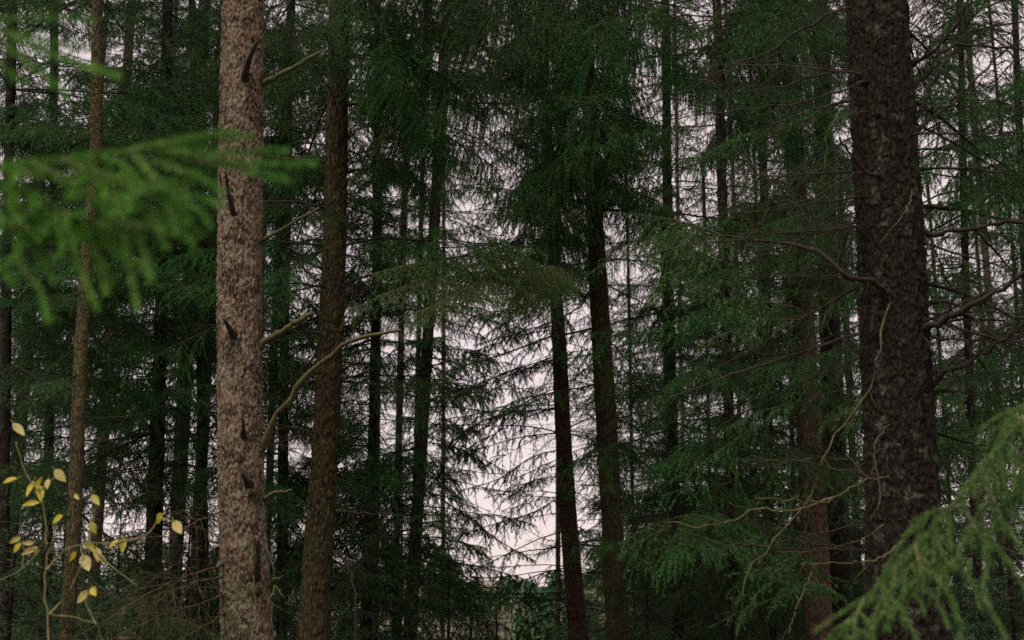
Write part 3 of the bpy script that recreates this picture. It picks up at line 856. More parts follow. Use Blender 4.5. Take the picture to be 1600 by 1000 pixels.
# --- the massive dark spruce on the right
pts = [(1370, 0), (1380, 180), (1390, 340), (1398, 520), (1406, 660), (1412, 820), (1420, 1000)]
t6 = t = empty('spruce_tree', base_of(pts, 6.5), 'massive dark spruce with lichen-spotted trunk and many bare boughs, on the right', 'tree', 'large trunks in the foreground wood')
ce6 = ce = trunk(t, pts, [90, 94, 97, 100, 104, 110, 122], 6.5, M_BARK_DARK, H=20, sides=150, rows=620, rough=0.016, plates=0.006, z_hi=4.9)
BO = [  # (points, radius, twigs)
    ([(1420, 530, 6.5), (1460, 505, 6.3), (1520, 475, 6.1), (1570, 445, 6.0), (1640, 405, 5.9)], .024, 0),
    ([(1430, 365, 6.5), (1490, 362, 6.4), (1550, 352, 6.4), (1660, 345, 6.3)], .020, 1),
    ([(1440, 610, 6.5), (1500, 570, 6.3), (1560, 535, 6.2), (1640, 480, 6.0)], .019, 1),
    ([(1425, 100, 6.5), (1465, 75, 6.4), (1500, 30, 6.3), (1530, -20, 6.2)], .017, 1),
    ([(1425, 140, 6.5), (1480, 75, 6.5), (1540, 72, 6.5), (1650, 82, 6.5)], .015, 1),
    ([(1425, 195, 6.5), (1500, 62, 6.6), (1560, 40, 6.6), (1640, 30, 6.6)], .012, 1),
    ([(1430, 265, 6.5), (1500, 262, 6.3), (1570, 268, 6.2), (1660, 240, 6.1)], .012, 1),
    ([(1430, 205, 6.5), (1490, 160, 6.5), (1560, 90, 6.5), (1620, 40, 6.5)], .013, 1),
    ([(1440, 470, 6.5), (1500, 480, 6.4), (1560, 530, 6.3), (1640, 535, 6.2)], .013, 1),
    ([(1440, 520, 6.5), (1480, 530, 6.4), (1560, 530, 6.3), (1650, 528, 6.3)], .010, 1),
    ([(1445, 615, 6.5), (1490, 612, 6.4), (1530, 618, 6.3)], .015, 0),
    ([(1410, 460, 6.5), (1370, 447, 6.3), (1325, 430, 6.2), (1290, 405, 6.2), (1250, 385, 6.3), (1160, 376, 6.5)], .021, 0),
    ([(1400, 280, 6.5), (1360, 272, 6.3), (1330, 245, 6.2), (1312, 215, 6.1)], .017, 0),
    ([(1390, 345, 6.5), (1330, 355, 6.4), (1260, 365, 6.4), (1150, 360, 6.5)], .009, 1),
    ([(1390, 130, 6.5), (1330, 135, 6.3), (1250, 160, 6.2), (1140, 175, 6.3), (1040, 185, 6.5)], .010, 1),
    ([(1390, 0, 6.5), (1300, 20, 6.4), (1200, 80, 6.4), (1110, 120, 6.5), (1045, 165, 6.6)], .012, 1),
    ([(1395, 260, 6.5), (1330, 275, 6.3), (1240, 320, 6.2), (1130, 335, 6.3)], .009, 1),
    ([(1395, 165, 6.5), (1320, 160, 6.4), (1230, 200, 6.4), (1100, 250, 6.6)], .009, 1),
    ([(1400, 430, 6.5), (1340, 430, 6.4), (1250, 432, 6.3), (1170, 435, 6.4)], .008, 1),
    ([(1405, 480, 6.5), (1340, 482, 6.4), (1250, 495, 6.3), (1180, 500, 6.3)], .007, 1),
    ([(1440, 730, 6.5), (1480, 720, 6.4), (1540, 722, 6.3)], .010, 1),
    ([(1440, 910, 6.5), (1500, 940, 6.3), (1570, 938, 6.2)], .008, 1)]
for i, (p, r, tw) in enumerate(BO):
    custom(t, 'bare_branch', p, r * 0.8, M_TWIG_DARK, taper=0.4 if r > .014 else 0.3, n=18, seed=600 + i, sides=7, knob=0.3, twigs=(0.04, 0.36, 3) if tw else (0.12, 0.24, 2))
YB = [([(1398, 440, 6.45), (1378, 520, 6.25), (1362, 600, 6.15), (1322, 658, 6.1), (1278, 735, 6.0), (1268, 770, 6.0), (1212, 842, 5.9), (1168, 895, 5.85), (1160, 930, 5.8)], .0095),
      ([(1400, 745, 6.4), (1350, 752, 6.2), (1312, 772, 6.1), (1280, 785, 6.0), (1180, 778, 5.9)], .010),
      ([(1300, 780, 6.1), (1240, 796, 6.05), (1178, 797, 6.0), (1140, 815, 5.95), (1090, 822, 5.9), (1042, 816, 5.9)], .011),
      ([(1400, 855, 6.3), (1370, 875, 6.2), (1310, 880, 6.1), (1252, 882, 6.0)], .011),
      ([(1380, 820, 6.2), (1330, 850, 6.1), (1240, 862, 6.0), (1165, 846, 5.9), (1130, 850, 5.9), (1060, 826, 5.9)], .004),
      ([(1272, 885, 6.0), (1262, 910, 6.0), (1245, 950, 5.95), (1232, 990, 5.9)], .007),
      ([(1428, 280, 6.43), (1420, 320, 6.25), (1400, 350, 6.1), (1375, 380, 6.1)], .007),
      ([(1400, 650, 6.45), (1368, 690, 6.2), (1370, 740, 6.15), (1375, 775, 6.1), (1358, 815, 6.1)], .007),
      ([(1410, 690, 6.45), (1340, 715, 6.2), (1270, 716, 6.1), (1220, 720, 6.0), (1172, 711, 6.0)], .0035),
      ([(1390, 170, 6.45), (1320, 180, 6.3), (1292, 205, 6.2), (1292, 240, 6.2), (1280, 290, 6.2)], .005)]
for i, (p, r) in enumerate(YB):
    custom(t, 'mossy_branch', p, r * 0.58, M_TWIG_MOSS, taper=0.5, n=26, seed=700 + i, sides=7, knob=0.35, twigs=(0.3, 0.16, 1))
# live ends of its boughs, hanging in front of the wood
SP = dict(sec_step=0.042, hang=0.75, twig_step=0.04, t0=0.04, bare=0.1)
spray(t, [[(1200, 378, 6.5), (1130, 368, 6.7), (1060, 372, 6.9), (980, 392, 7.2), (925, 425, 7.4)],
          [(1130, 368, 6.7), (1060, 345, 7.0), (990, 335, 7.3)],
          [(1160, 376, 6.5), (1110, 400, 6.6), (1060, 430, 6.8), (1010, 470, 7.0)]],
      (0.0032, 0.018, 0.0028), M_NEEDLE_OLIVE, M_TWIG_DARK, 801, 0.006, sec_len=0.24, twig=(0.06, 0.24), **SP)
spray(t, [[(1250, 500, 6.4), (1200, 500, 6.5), (1150, 515, 6.6), (1090, 540, 6.8)], [(1240, 480, 6.4), (1180, 470, 6.6), (1120, 470, 6.8)]],
      (0.0036, 0.018, 0.0028), M_NEEDLE_OLIVE, M_TWIG_DARK, 802, 0.005, sec_len=0.22, twig=(0.06, 0.22), **SP)
spray(t, [[(1130, 818, 5.9), (1080, 805, 6.0), (1020, 822, 6.1), (945, 862, 6.2)], [(1060, 818, 5.9), (1010, 840, 6.0), (960, 872, 6.1)]],
      (0.0034, 0.018, 0.0028), M_NEEDLE, M_TWIG_DARK, 803, 0.004, sec_len=0.16, twig=(0.05, 0.15), **SP)
spray(t, [[(1310, 610, 6.5), (1240, 630, 6.5), (1170, 650, 6.5), (1090, 700, 6.6)], [(1220, 640, 6.5), (1160, 680, 6.5), (1080, 735, 6.6)]],
      (0.0036, 0.018, 0.0028), M_NEEDLE, M_TWIG_DARK, 804, 0.004, sec_len=0.16, twig=(0.05, 0.15), **SP)
spray(t, [[(1260, 860, 6.2), (1210, 885, 6.2), (1130, 900, 6.2)], [(1230, 930, 6.2), (1180, 945, 6.2), (1110, 980, 6.2)], [(1190, 925, 6.2), (1140, 935, 6.2)]],
      (0.0036, 0.018, 0.0028), M_NEEDLE, M_TWIG_DARK, 805, 0.004, sec_len=0.12, twig=(0.04, 0.12), **SP)
grow(t, ce, 66, 1.6, 5.6, 0.22, 3, 99.0, 2.0, pitch=(-0.3, 0.3), dead_keep=1.0, az_rng=(-1.2, 4.3))
grow(t, ce, 61, 3.6, 6.0, 0.5, 3, 3.0, 1.5, keep=4, az_rng=(0.3, 2.8))
crown_on(t, ce, 6.8, 1, 1.0, 1.0)

# --- slim mossy tree at the left
pts = [(152, 0), (150, 230), (134, 430), (126, 560), (117, 800), (104, 1000)]
t = empty('spruce_tree', base_of(pts, 10.0), 'slim mossy yellow-brown trunk left of the pinkish one, behind the yellow leaves', 'tree', 'slim trunks at the left')
ce = trunk(t, pts, [15, 18, 19, 20, 20, 21], 10.0, M_BARK_MOSS, H=14, sides=28, rows=200, rough=0.008, plates=0.004, z_hi=6.6)
grow(t, ce, 71, 1.4, 6.0, 0.35, 3, 3.6, 1.5, keep=2.0, live=SMALL)
crown_on(t, ce, 6.5, 1, 0.7, 0.5)

# ================================================================== the wood behind: nearer row, grown branch by branch
ROW = [  # px at y=0, px at y=1000, width, metres ahead, bark, dead from / live from, branch length, per whorl, label
    (20, 5, 16, 12.5, M_BARK_DARK, 1.4, 2.2, 8, 'dark spruce at the left edge of the picture, behind the blurred green bough'),
    (262, 240, 20, 15.0, M_BARK_DARK, 2.4, 2.3, 8, 'thick shadowed spruce with dense foliage midway between slim mossy and pinkish trunks'),
    (300, 320, 15, 18.0, M_BARK_DARK, 4.2, 2.0, 6, 'thin dark spruce close behind the left side of the pinkish trunk'),
    (455, 440, 17, 17.0, M_BARK_DARK, 1.0, 2.3, 6, 'densely needled spruce in the gap between the pinkish and brown trunks'),
    (698, 640, 20, 18.0, M_BARK_GREY, 1.2, 2.2, 7, 'grey-trunked spruce at the left border of the bright sky gap'),
    (590, 575, 15, 19.0, M_BARK_DARK, 1.0, 2.4, 7, 'dark bushy spruce just right of the leaning brown trunk'),
    (1040, 1060, 17, 19.0, M_BARK_DARK, 1.4, 2.4, 6, 'drooping dark spruce right of the straight trunk beside the sky gap'),
    (1120, 1150, 17, 14.0, M_BARK_DARK, 1.8, 2.2, 5, 'shadowy spruce filling the dark hollow left of the reddish pine'),
    (1185, 1205, 15, 22.0, M_BARK_DARK, 1.4, 2.4, 6, 'dim slender spruce directly left of the reddish pine'),
    (1500, 1530, 12, 11.0, M_BARK_DARK, 2.2, 2.0, 8, 'dark spruce right of the massive trunk, behind its boughs'),
    (1585, 1625, 12, 14.0, M_BARK_DARK, 2.2, 2.1, 8, 'dark spruce at the right edge of the picture'),
    (85, 70, 15, 17.0, M_BARK_DARK, 1.4, 2.2, 5, 'dark spruce left of the slim mossy trunk, its needles behind the yellow leaves'),
]
for i, (x0, x1, w, d, bark, lf, bl, per, lab) in enumerate(ROW):
    pts = [(x0, 0), (x0 * .6 + x1 * .4 + (i % 3 - 1) * 4, 420), (x1, 1000)]
    t = empty('spruce_tree', base_of(pts, d), lab, 'tree', 'spruces of the nearer row')
    ce = trunk(t, pts, [w * .75, w * .9, w], d, bark, H=21, sides=24, rows=120, rough=0.014, z_hi=1.5 + d * 0.52)
    grow(t, ce, 900 + i, 1.0, 1.6 + d * 0.5, 0.40, per, lf, bl, keep=2.6 if i in (4, 6, 7, 8) else 1.9, facing=0.6)
    if i == 4:
        for k, ln in enumerate([[(655, 760, 18), (720, 800, 17.6), (780, 845, 17.3), (838, 878, 17)], [(650, 860, 18), (710, 878, 18.3), (760, 888, 18.6), (820, 905, 18.8)], [(664, 690, 18), (720, 702, 17.6), (770, 735, 17.4)], [(672, 600, 18), (725, 600, 17.6), (775, 620, 17.4)], [(645, 900, 18), (700, 930, 17.6), (760, 950, 17.3)]]):
            spray(t, [ln], (0.0014, 0.028, 0.0050), M_NEEDLE, M_TWIG_DARK, 360 + k, 0.010, **GP)
    if i == 4: grow(t, ce, 950, 1.6, 7.0, 0.5, 3, 0.0, 2.0, az_rng=(-0.7, 0.5), keep=0.5, live=SPARSE + SMALL, pitch=(-0.4, 0.15))
    crown_on(t, ce, 2.6 + d * 0.5, i, 1.0, 0.8, i * 1.3)

# ================================================================== the far row
FAR = [  # px, metres ahead, trunk width px, bark, crown base (m), crown scale, label
    (30, 27, 20, M_BARK_DARK, 0.8, .8, 'far dark spruce nearest the left edge, seen under the blurred bough'),
    (162, 25, 17, M_BARK_RED, 8.5, .9, 'far pine with orange-pink trunk just right of the slim mossy one'),
    (285, 24, 23, M_BARK_DARK, 8.0, 1.0, 'far dark trunk beside the bright slits left of the pinkish trunk'),
    (318, 27, 20, M_BARK_DARK, 9.0, 1.0, 'far dark trunk between bright slits nearest the pinkish trunk'),
    (425, 29, 20, M_BARK_DARK, 3.5, 1.1, 'far spruce showing close to the right edge of the pinkish trunk'),
    (692, 30, 11, M_BARK_RED, 10.5, .8, 'far pine with thin orange trunk above the tan-tinged bough'),
    (625, 34, 18, M_BARK_DARK, 3.5, .9, 'far bushy spruce left of the grey trunk'),
    (652, 37, 14, M_BARK_DARK, 12.5, .9, 'far high-crowned spruce behind the grey trunk, over the sky gap'),
    (872, 35, 13, M_BARK_DARK, 12.5, .9, 'far high-crowned spruce behind the thin reddish trunk'),
    (985, 29, 9, M_BARK_DARK, 0.6, .7, 'far spruce first to the right of the sky gap trunks'),
    (1040, 33, 9, M_BARK_DARK, 0.6, .9, 'far low-branched spruce second to the right of the sky gap trunks'),
    (1105, 28, 10, M_BARK_DARK, 0.6, 1.0, 'far low-branched spruce deep in the dark hollow left of the reddish pine'),
    (1235, 31, 12, M_BARK_DARK, 0.6, 1.0, 'far low-branched spruce mostly hidden by the reddish pine'),
    (118, 30, 9, M_BARK_DARK, 5.5, .9, 'far spruce filling the space between slim mossy trunk and left edge trunks'),
    (242, 31, 9, M_BARK_DARK, 7.5, .9, 'far spruce behind the thick shadowed one left of the pinkish trunk'),
    (405, 35, 9, M_BARK_DARK, 1.9, 1.1, 'far spruce low behind the right edge of the pinkish trunk'),
    (500, 33, 9, M_BARK_DARK, 1.9, 1.1, 'far spruce low behind the leaning brown trunk'),
    (592, 36, 9, M_BARK_DARK, 3.0, 1.1, 'far spruce behind the dark bushy one right of the brown trunk'),
    (945, 34, 9, M_BARK_DARK, 5.0, .9, 'far spruce behind the dark straight trunk right of the sky gap'),
    (1440, 36, 9, M_BARK_DARK, 3.5, 1.1, 'far spruce behind the massive trunk'),
    (1545, 37, 9, M_BARK_DARK, 3.5, 1.1, 'far spruce behind the bare boughs near the right edge'),
    (1068, 32, 11, M_BARK_RED, 7.5, .8, 'far slender pine with orange stem high right of the sky gap'),
    (1152, 30, 11, M_BARK_RED, 7.5, .8, 'far slender pine with orange stem left of the flaking reddish pine'),
    (1195, 36, 9, M_BARK_DARK, 6.5, .9, 'far dark trunk crossing the bright slit left of the reddish pine'),
    (1330, 31, 18, M_BARK_DARK, 0.8, .9, 'far trunk glimpsed between narrow trunk and massive dark spruce'),
    (1475, 30, 9, M_BARK_DARK, 0.8, .9, 'far spruce close to the right side of the massive trunk'),
    (1560, 33, 18, M_BARK_RED, 6.5, 1.0, 'far reddish trunk near the right edge, behind the bare boughs'),
    (1595, 26, 9, M_BARK_DARK, 5.0, 1.1, 'far spruce at the very right edge, behind the near green bough'),
]
for i, (px, d, w, bark, cb, cs, lab) in enumerate(FAR):
    rng = np.random.default_rng(1500 + i)
    lean = (800 - px) / 9400 * 1000 + rng.normal(0, 8)
    pts = [(px + lean * .6, 0), (px + lean * .2 + rng.normal(0, 3), 400), (px - lean * .3, 1000)]
    name = 'pine_tree' if bark is M_BARK_RED else 'spruce_tree'
    t = empty(name, base_of(pts, d), lab, 'tree', 'trees of the far row')
    if px > 400: w *= 0.62
    ce = trunk(t, pts, [w * .8, w * .95, w], d, bark, H=cb + 10.8, sides=12, rows=40, rough=0.01)
    crown_on(t, ce, cb, -2 if cb < 1.5 or px in (118, 242) else -1 if 60 < px < 250 else i, cs * rng.uniform(.85, 1.1), (0.85 if cb > 2 or px < 100 else 0.62) * rng.uniform(.9, 1.1), rng.uniform(0, 6.28))
    for k in range(int((cb - 1) * 1.6)):
        z = rng.uniform(1.2, cb + 1); c, r = ce(z); az = rng.uniform(0, 6.28)
        if sky_at(*project(c)) > 0.25 and k % 2: continue
        put_branch(t, DEAD[rng.integers(6)], c, az, rng.uniform(-.4, .2), 0, rng.uniform(.7, 1.2), 'dead_branch')

# ================================================================== young spruces low in the picture
YG = [(15, 9.5, 2.1, 'young spruce low at the left edge, beneath the yellow leaves'), (180, 13, 2.3, 'young spruce low between slim mossy and pinkish trunks'),
      (290, 15, 2.6, 'young spruce low against the left side of the pinkish trunk'), (440, 13, 2.4, 'young spruce low between the pinkish and brown trunks'), (565, 14, 2.8, 'young spruce low just right of the brown trunk'),
      (625, 17, 3.2, 'young spruce low left of the grey trunk'), (700, 16, 2.0, 'young spruce low at the left foot of the sky gap'), (775, 22, 1.5, 'small young spruce at the foot of the sky gap'),
      (1140, 25, 4.6, 'tall young spruce in the dark hollow, before the bright slit left of the reddish pine'), (1225, 27, 5.0, 'tall young spruce right beside the reddish pine, low behind it'), (1050, 24, 3.6, 'young spruce right of the dark trunk, deep in the shade'),
      (62, 18, 4.0, 'taller young spruce behind the cluster of yellow leaves'), (10, 22, 4.6, 'taller young spruce at the left edge behind the yellow leaves'), (735, 19, 1.9, 'small young spruce at the left corner of the sky gap, before the meadow'),       (1010, 15, 2.3, 'young spruce low right of the dark trunk at the sky gap'),       (1500, 9, 2.0, 'young spruce low right of the massive trunk'), (1580, 11, 2.4, 'young spruce low at the right edge behind the green bough')]
for i, (px, d, h, lab) in enumerate(YG):
    p = at(px, 950, d)
    t = empty('young_spruce', (p[0], p[1], 0), lab, 'tree', 'young spruces under the big trees')
    s = h / 3.0
    V, q = tube_groups([(np.array([[0, 0, -0.1], [0.01, 0, h * .5], [0, 0.01, h * 1.02]]), np.array([0.03, 0.02, 0.004]))], 7)
    link('trunk', mesh('trunk', V, [q], M_BARK_DARK), t)
    link('crown', YOUNG[i % 2], t, Matrix.Rotation(i * 1.7, 4, 'Z') @ Matrix.Diagonal((s * 1.25, s * 1.25, s, 1)))

# ================================================================== low thicket where the wood ends
rng = np.random.default_rng(44)
VV, FF, off = [], [], 0
for k in range(330):
    px = rng.uniform(-150, 1750); d = rng.uniform(48, 62)
    p = at(px, 930, d)
    h = rng.uniform(1.6, 4.2); rad = rng.uniform(0.7, 1.5)
    if k >= 280: px = rng.uniform(740, 910); d = rng.uniform(40, 60); p = at(px, 930, d)
    if 735 < px < 915: h = rng.uniform(1.3, 2.5); rad *= 0.9
    n = 260
    u = rng.random(n); a = rng.uniform(0, 6.28, n); rr_ = rad * (1 - u) ** .7 * rng.uniform(.3, 1, n)
    b0 = np.stack([p[0] + np.cos(a) * rr_, p[1] + np.sin(a) * rr_, u * h - 0.3], 1)
    dv = np.stack([np.cos(a) * .3, np.sin(a) * .3, rng.uniform(-.4, .1, n)], 1) * rng.uniform(.5, 1.2, (n, 1))
    wv = norm(np.cross(dv, rng.normal(size=(n, 3)))) * 0.07
    VV.append(np.stack([b0 - wv, b0 + wv, b0 + dv], 1).reshape(-1, 3)); FF.append(np.arange(n * 3).reshape(-1, 3) + off); off += n * 3
o = link('thicket', mesh('thicket', np.vstack(VV), [np.vstack(FF)], M_NEEDLE_FAR, False))
o['kind'] = 'stuff'; o['label'] = 'dark low thicket of young conifers where the wood ends'; o['category'] = 'thicket'

# ================================================================== unseen spruces added behind the camera to shade the wood
for i, (x, y, lab) in enumerate([(-11, -5, 'leftmost of the unseen spruces added behind the camera for shade'), (-4.5, -9, 'second from the left of the unseen spruces added behind the camera for shade'), (1.5, -7.5, 'middle one of the unseen spruces added behind the camera for shade'), (6.5, -8, 'fourth from the left of the unseen spruces added behind the camera for shade'), (11, -4, 'rightmost of the unseen spruces added behind the camera for shade')]):
    t = empty('spruce_tree', (x, y, 0), lab, 'tree', 'unseen spruces added for shade')
    V, q = tube_groups([(np.array([[0, 0, -0.2], [0.05, 0, 5], [0, 0.05, 12.5]]), np.array([0.2, 0.14, 0.02]))], 12)
    link('trunk', mesh('trunk', V, [q], M_BARK_DARK), t)
    link('crown', CROWNS[i % 3], t, Matrix.Translation((0, 0, 1.0)) @ Matrix.Rotation(i * 2.1, 4, 'Z') @ Matrix.Diagonal((1.2, 1.2, 0.85, 1)))

# ================================================================== near boughs
pts = [(-420, 0), (-430, 500), (-440, 1000)]
t = empty('spruce_tree', base_of(pts, 2.2), 'near spruce whose blurred bright green boughs reach in from the left', 'tree')
trunk(t, pts, [150, 160, 170], 2.2, M_BARK_DARK, H=6, sides=24, rows=60)
NE = dict(sec_step=0.032, sec_len=0.11, hang=0.35, twig_step=0.04, t0=0.05, twig=(0.04, 0.09), spread=(28, 45), droop=0.25, bare=0.0)
FI = dict(sec_step=0.06, sec_len=0.05, hang=0.15, twig_step=0.2, t0=0.2, twig=(0.02, 0.04), spread=(25, 40), droop=0.1, bare=0.0)
LN = (0.00028, 0.0125, 0.0017, (30, 60))
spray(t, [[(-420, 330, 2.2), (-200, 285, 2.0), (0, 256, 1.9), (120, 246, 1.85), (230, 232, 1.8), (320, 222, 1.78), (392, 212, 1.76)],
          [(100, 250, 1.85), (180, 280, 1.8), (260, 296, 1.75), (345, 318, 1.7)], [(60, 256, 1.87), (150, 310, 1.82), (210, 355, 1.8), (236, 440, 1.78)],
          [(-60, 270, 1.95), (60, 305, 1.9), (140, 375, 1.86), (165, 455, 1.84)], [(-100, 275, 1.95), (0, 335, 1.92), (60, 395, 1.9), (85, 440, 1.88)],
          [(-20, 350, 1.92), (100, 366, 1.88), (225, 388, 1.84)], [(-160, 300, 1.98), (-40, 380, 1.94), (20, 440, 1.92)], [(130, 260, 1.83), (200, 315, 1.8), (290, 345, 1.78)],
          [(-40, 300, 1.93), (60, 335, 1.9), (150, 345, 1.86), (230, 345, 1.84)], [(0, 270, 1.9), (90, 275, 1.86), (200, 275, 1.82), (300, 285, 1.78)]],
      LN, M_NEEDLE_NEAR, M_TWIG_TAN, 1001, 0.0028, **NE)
spray(t, [[(230, 234, 1.8), (340, 238, 1.76), (446, 234, 1.72)], [(260, 240, 1.8), (380, 254, 1.8), (492, 256, 1.82)], [(280, 246, 1.8), (370, 262, 1.76), (447, 280, 1.72)], [(200, 236, 1.8), (290, 215, 1.78), (365, 204, 1.76)],
          [(240, 250, 1.8), (310, 275, 1.76), (350, 300, 1.74)], [(180, 300, 1.8), (195, 370, 1.8), (215, 485, 1.8)], [(210, 240, 1.8), (250, 290, 1.76), (275, 362, 1.74)], [(100, 330, 1.85), (120, 400, 1.84), (150, 480, 1.83)],
          [(120, 366, 1.88), (180, 372, 1.85), (235, 392, 1.82)], [(20, 400, 1.9), (60, 450, 1.88), (75, 500, 1.87)], [(150, 350, 1.8), (230, 352, 1.78), (300, 372, 1.76)]],
      LN, M_NEEDLE_NEAR, M_TWIG_TAN, 1011, 0.0022, **FI)
spray(t, [[(-420, 60, 2.2), (-200, 30, 1.95), (0, 45, 1.8), (70, 62, 1.75), (130, 76, 1.72)], [(0, 45, 1.8), (80, 82, 1.72), (185, 118, 1.66)], [(-20, 50, 1.8), (50, 100, 1.75), (105, 150, 1.72)], [(-60, 30, 1.82), (60, 27, 1.76), (142, 28, 1.72)], [(-60, 60, 1.82), (0, 100, 1.8), (40, 130, 1.78)]],
      LN, M_NEEDLE_NEAR, M_TWIG_TAN, 1002, 0.0024, **FI)

pts = [(1990, 0), (2000, 500), (2010, 1000)]
t = empty('spruce_tree', base_of(pts, 4.2), 'near spruce whose drooping grey-green bough hangs into the lower right corner', 'tree')
trunk(t, pts, [130, 136, 142], 4.2, M_BARK_DARK, H=7, sides=24, rows=60)
NR = dict(sec_step=0.028, sec_len=0.17, hang=0.9, twig_step=0.042, t0=0.05, twig=(0.05, 0.11), spread=(30, 65), droop=0.7, bare=0.0)
spray(t, [[(1980, 420, 4.2), (1760, 490, 3.7), (1650, 590, 3.5), (1590, 660, 3.4), (1540, 725, 3.35), (1470, 815, 3.3), (1400, 885, 3.25), (1340, 945, 3.2), (1272, 985, 3.15)],
          [(1590, 690, 3.4), (1600, 740, 3.35), (1595, 790, 3.3)], [(1540, 740, 3.35), (1555, 785, 3.3), (1570, 830, 3.25)], [(1500, 785, 3.3), (1525, 825, 3.25), (1552, 860, 3.2)],
          [(1460, 820, 3.3), (1470, 860, 3.25), (1490, 890, 3.2)], [(1430, 850, 3.28), (1440, 895, 3.2), (1445, 925, 3.15)], [(1400, 885, 3.25), (1395, 930, 3.2), (1392, 965, 3.15)],
          [(1350, 935, 3.2), (1335, 970, 3.15), (1340, 1000, 3.1)], [(1650, 590, 3.5), (1640, 670, 3.4), (1625, 740, 3.3)], [(1620, 625, 3.45), (1580, 645, 3.5), (1545, 685, 3.5)], [(1600, 650, 3.4), (1610, 720, 3.35), (1600, 780, 3.3)], [(1500, 790, 3.3), (1460, 800, 3.35), (1430, 830, 3.4)]],
      (0.00034, 0.0135, 0.0020, (32, 62)), M_NEEDLE_TAN, M_TWIG_TAN, 1003, 0.003, **NR)

# ================================================================== sapling with yellow leaves
def leaf_mat(name, a, b_):
    m, nt, b = newmat(name)
    tc = nt.nodes.new('ShaderNodeTexCoord')
    c = ramp(nt, noise(nt, tc.outputs['Object'], 60, 4), [(0.35, a), (0.65, b_)])
    sp = noise(nt, tc.outputs['Object'], 5, 6, 0.75)
    c = mixc(nt, ramp(nt, sp, [(0.56, (0, 0, 0)), (0.66, (0.8,) * 3)]), c, (0.16, 0.09, 0.03))
    nt.links.new(c, b.inputs['Base Color']); b.inputs['Roughness'].default_value = 0.55
    tr = nt.nodes.new('ShaderNodeBsdfTranslucent'); nt.links.new(c, tr.inputs[0])
    mx = nt.nodes.new('ShaderNodeMixShader'); mx.inputs[0].default_value = 0.3
    out = [n for n in nt.nodes if n.type == 'OUTPUT_MATERIAL'][0]
    nt.links.new(b.outputs[0], mx.inputs[1]); nt.links.new(tr.outputs[0], mx.inputs[2]); nt.links.new(mx.outputs[0], out.inputs['Surface'])
    return m
LM = [leaf_mat('yellow_leaf', (0.34, 0.29, 0.012), (0.5, 0.42, 0.03)), leaf_mat('pale_leaf', (0.38, 0.32, 0.09), (0.5, 0.43, 0.15)), leaf_mat('olive_yellow_leaf', (0.2, 0.2, 0.02), (0.36, 0.33, 0.03))]
D5 = 5.0
def cp(x, y): return (x / 2.858, 650 + y / 2.858)
sap = empty('sapling', base_of([(75, 1000), (76, 1040)], D5), 'thin leafless-stemmed sapling with scattered yellow leaves at the lower left', 'sapling')
custom(sap, 'stem', [(80, 1260, D5), (78, 1100, D5), (77, 1000, D5), (70, 930, D5), (72, 888, D5), (80, 846, D5), (88, 816, D5)], 0.006, M_TWIG_PALE, n=26, taper=0.35, sides=6, seed=1, knob=0.3)
SB = [[(73, 850, D5), (71, 810, D5), (66, 782, D5), (60, 765, D5)], [(72, 830, D5), (66, 853, D5), (35, 888, D5), (-10, 912, D5)],
      [(74, 890, D5), (100, 860, D5), (135, 850, D5), (185, 848, 4.9)], [(78, 960, D5), (110, 920, D5), (130, 870, D5), (138, 845, D5)], [(135, 850, D5), (180, 890, D5), (215, 915, D5)],
      [(138, 846, D5), (145, 815, D5), (150, 785, D5)], [(185, 848, 4.9), (230, 835, 4.9), (248, 812, 4.9), (275, 815, 4.85)], [(35, 888, D5), (38, 860, D5), (30, 848, D5)],
      [(150, 975, D5), (135, 945, D5), (140, 925, D5)], [(60, 765, D5), (40, 740, D5), (25, 690, D5)], [(60, 770, D5), (80, 750, D5), (96, 742, D5)], [(80, 960, D5), (115, 965, D5), (150, 975, D5)]]
for i, p in enumerate(SB):
    custom(sap, 'twig', p, 0.0034, M_TWIG_PALE, n=12, taper=0.5, sides=5, seed=10 + i, knob=0.3)
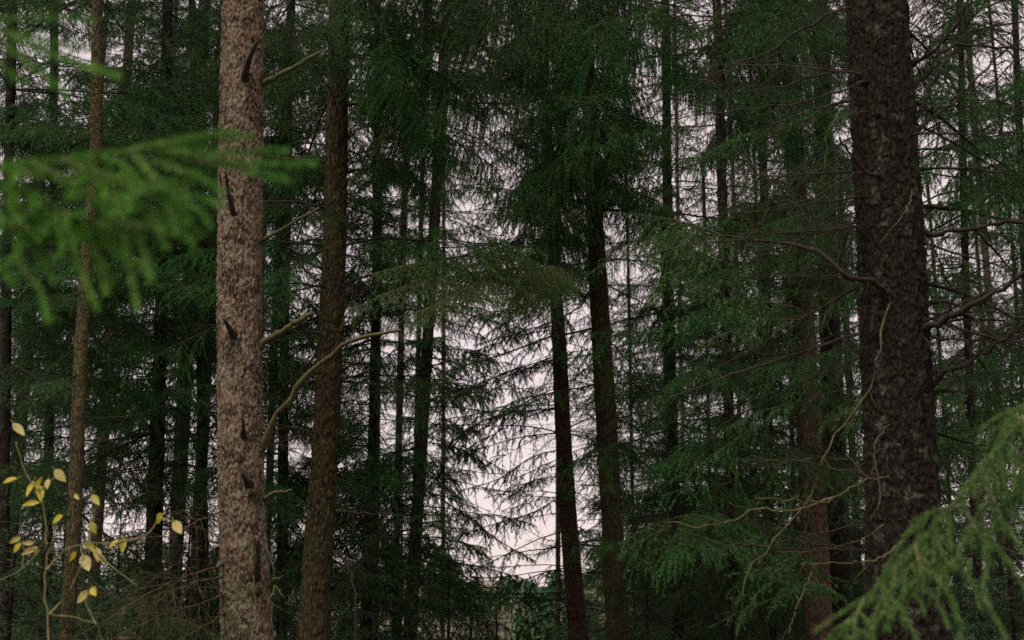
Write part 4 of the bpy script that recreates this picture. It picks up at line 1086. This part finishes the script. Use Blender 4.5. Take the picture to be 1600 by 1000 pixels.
def leaf_mesh(kind, mat):
    n = 9
    t_ = np.linspace(0, 1, n)
    w = 0.27 * np.sin(math.pi * t_ ** 0.85) ** 0.85 * (1 - 0.25 * t_); w[0] = 0.012; w[-1] = 0.0
    fold = [0.25, 0.7, 0.1][kind]
    bend = [0.12, 0.25, -0.15][kind]
    L = np.stack([t_, w, fold * w + bend * t_ ** 2], 1); R = np.stack([t_, -w, fold * w + bend * t_ ** 2], 1); Mv = np.stack([t_, 0 * t_, bend * t_ ** 2], 1)
    V = np.vstack([L, Mv, R])
    k = np.arange(n - 1)
    q = np.vstack([np.stack([k, k + 1, n + k + 1, n + k], 1), np.stack([n + k, n + k + 1, 2 * n + k + 1, 2 * n + k], 1)])
    V2, q2 = tube_groups([(np.array([[-0.28, 0, -0.02], [-0.1, 0, 0.0], [0.3, 0, bend * .09]]), np.array([0.012, 0.012, 0.008]))], 4)
    return mesh('leaf', np.vstack([V, V2]), [np.vstack([q, q2 + len(V)])], mat)
LMESH = [[leaf_mesh(k, m) for m in LM] for k in range(3)]
LEAVES = [(85, 65, 85, -50, 1), (50, 300, 65, 225, 0), (270, 268, 78, -45, 1), (135, 330, 85, 260, 0), (180, 300, 60, 60, 0), (210, 305, 50, 270, 1), (180, 350, 80, -80, 0), (140, 400, 72, 200, 0), (250, 460, 60, 210, 0),
          (430, 380, 75, -50, 2), (350, 365, 48, -45, 1), (705, 460, 68, 225, 0), (795, 500, 78, -55, 1), (70, 560, 52, 220, 2), (70, 590, 52, 225, 0), (120, 570, 55, 190, 1), (135, 610, 75, 215, 1), (160, 610, 42, -85, 1),
          (510, 575, 58, 240, 0), (550, 575, 72, -95, 0), (415, 500, 60, -60, 2), (390, 580, 60, 180, 2), (405, 590, 62, -60, 2), (320, 630, 58, 230, 0), (385, 660, 92, -60, 1), (435, 625, 72, -80, 1), (460, 640, 62, -45, 1),
          (370, 810, 72, 235, 1), (430, 790, 62, -50, 0)]
rng = np.random.default_rng(77)
for i, (x, y, ln, ang, mt) in enumerate(LEAVES):
    px, py = cp(x, y); a = math.radians(ang)
    L = ln / 2.858 / FPX * D5 * 1.05
    d = D5 + rng.uniform(-0.1, 0.1)
    X = norm(np.array([math.cos(a), rng.uniform(-.5, .5), math.sin(a)]))
    Z = norm(np.cross(X, np.cross(np.array([rng.normal(0, .3), -1, rng.uniform(0, .7)]), X)))
    Y = np.cross(Z, X)
    p = at(px, py, d) - X * L * 0.5
    L *= 0.93; Y = Y * rng.uniform(0.85, 1.25); Z = Z * rng.uniform(0.5, 2.2)
    M = Matrix(((X[0] * L, Y[0] * L, Z[0] * L, p[0] - sap.location[0]), (X[1] * L, Y[1] * L, Z[1] * L, p[1] - sap.location[1]), (X[2] * L, Y[2] * L, Z[2] * L, p[2]), (0, 0, 0, 1)))
    link('leaf', LMESH[i % 3][mt], sap, M)
print('TRIS', sum(len(m.polygons) for m in bpy.data.meshes), 'OBJ', len(bpy.data.objects))
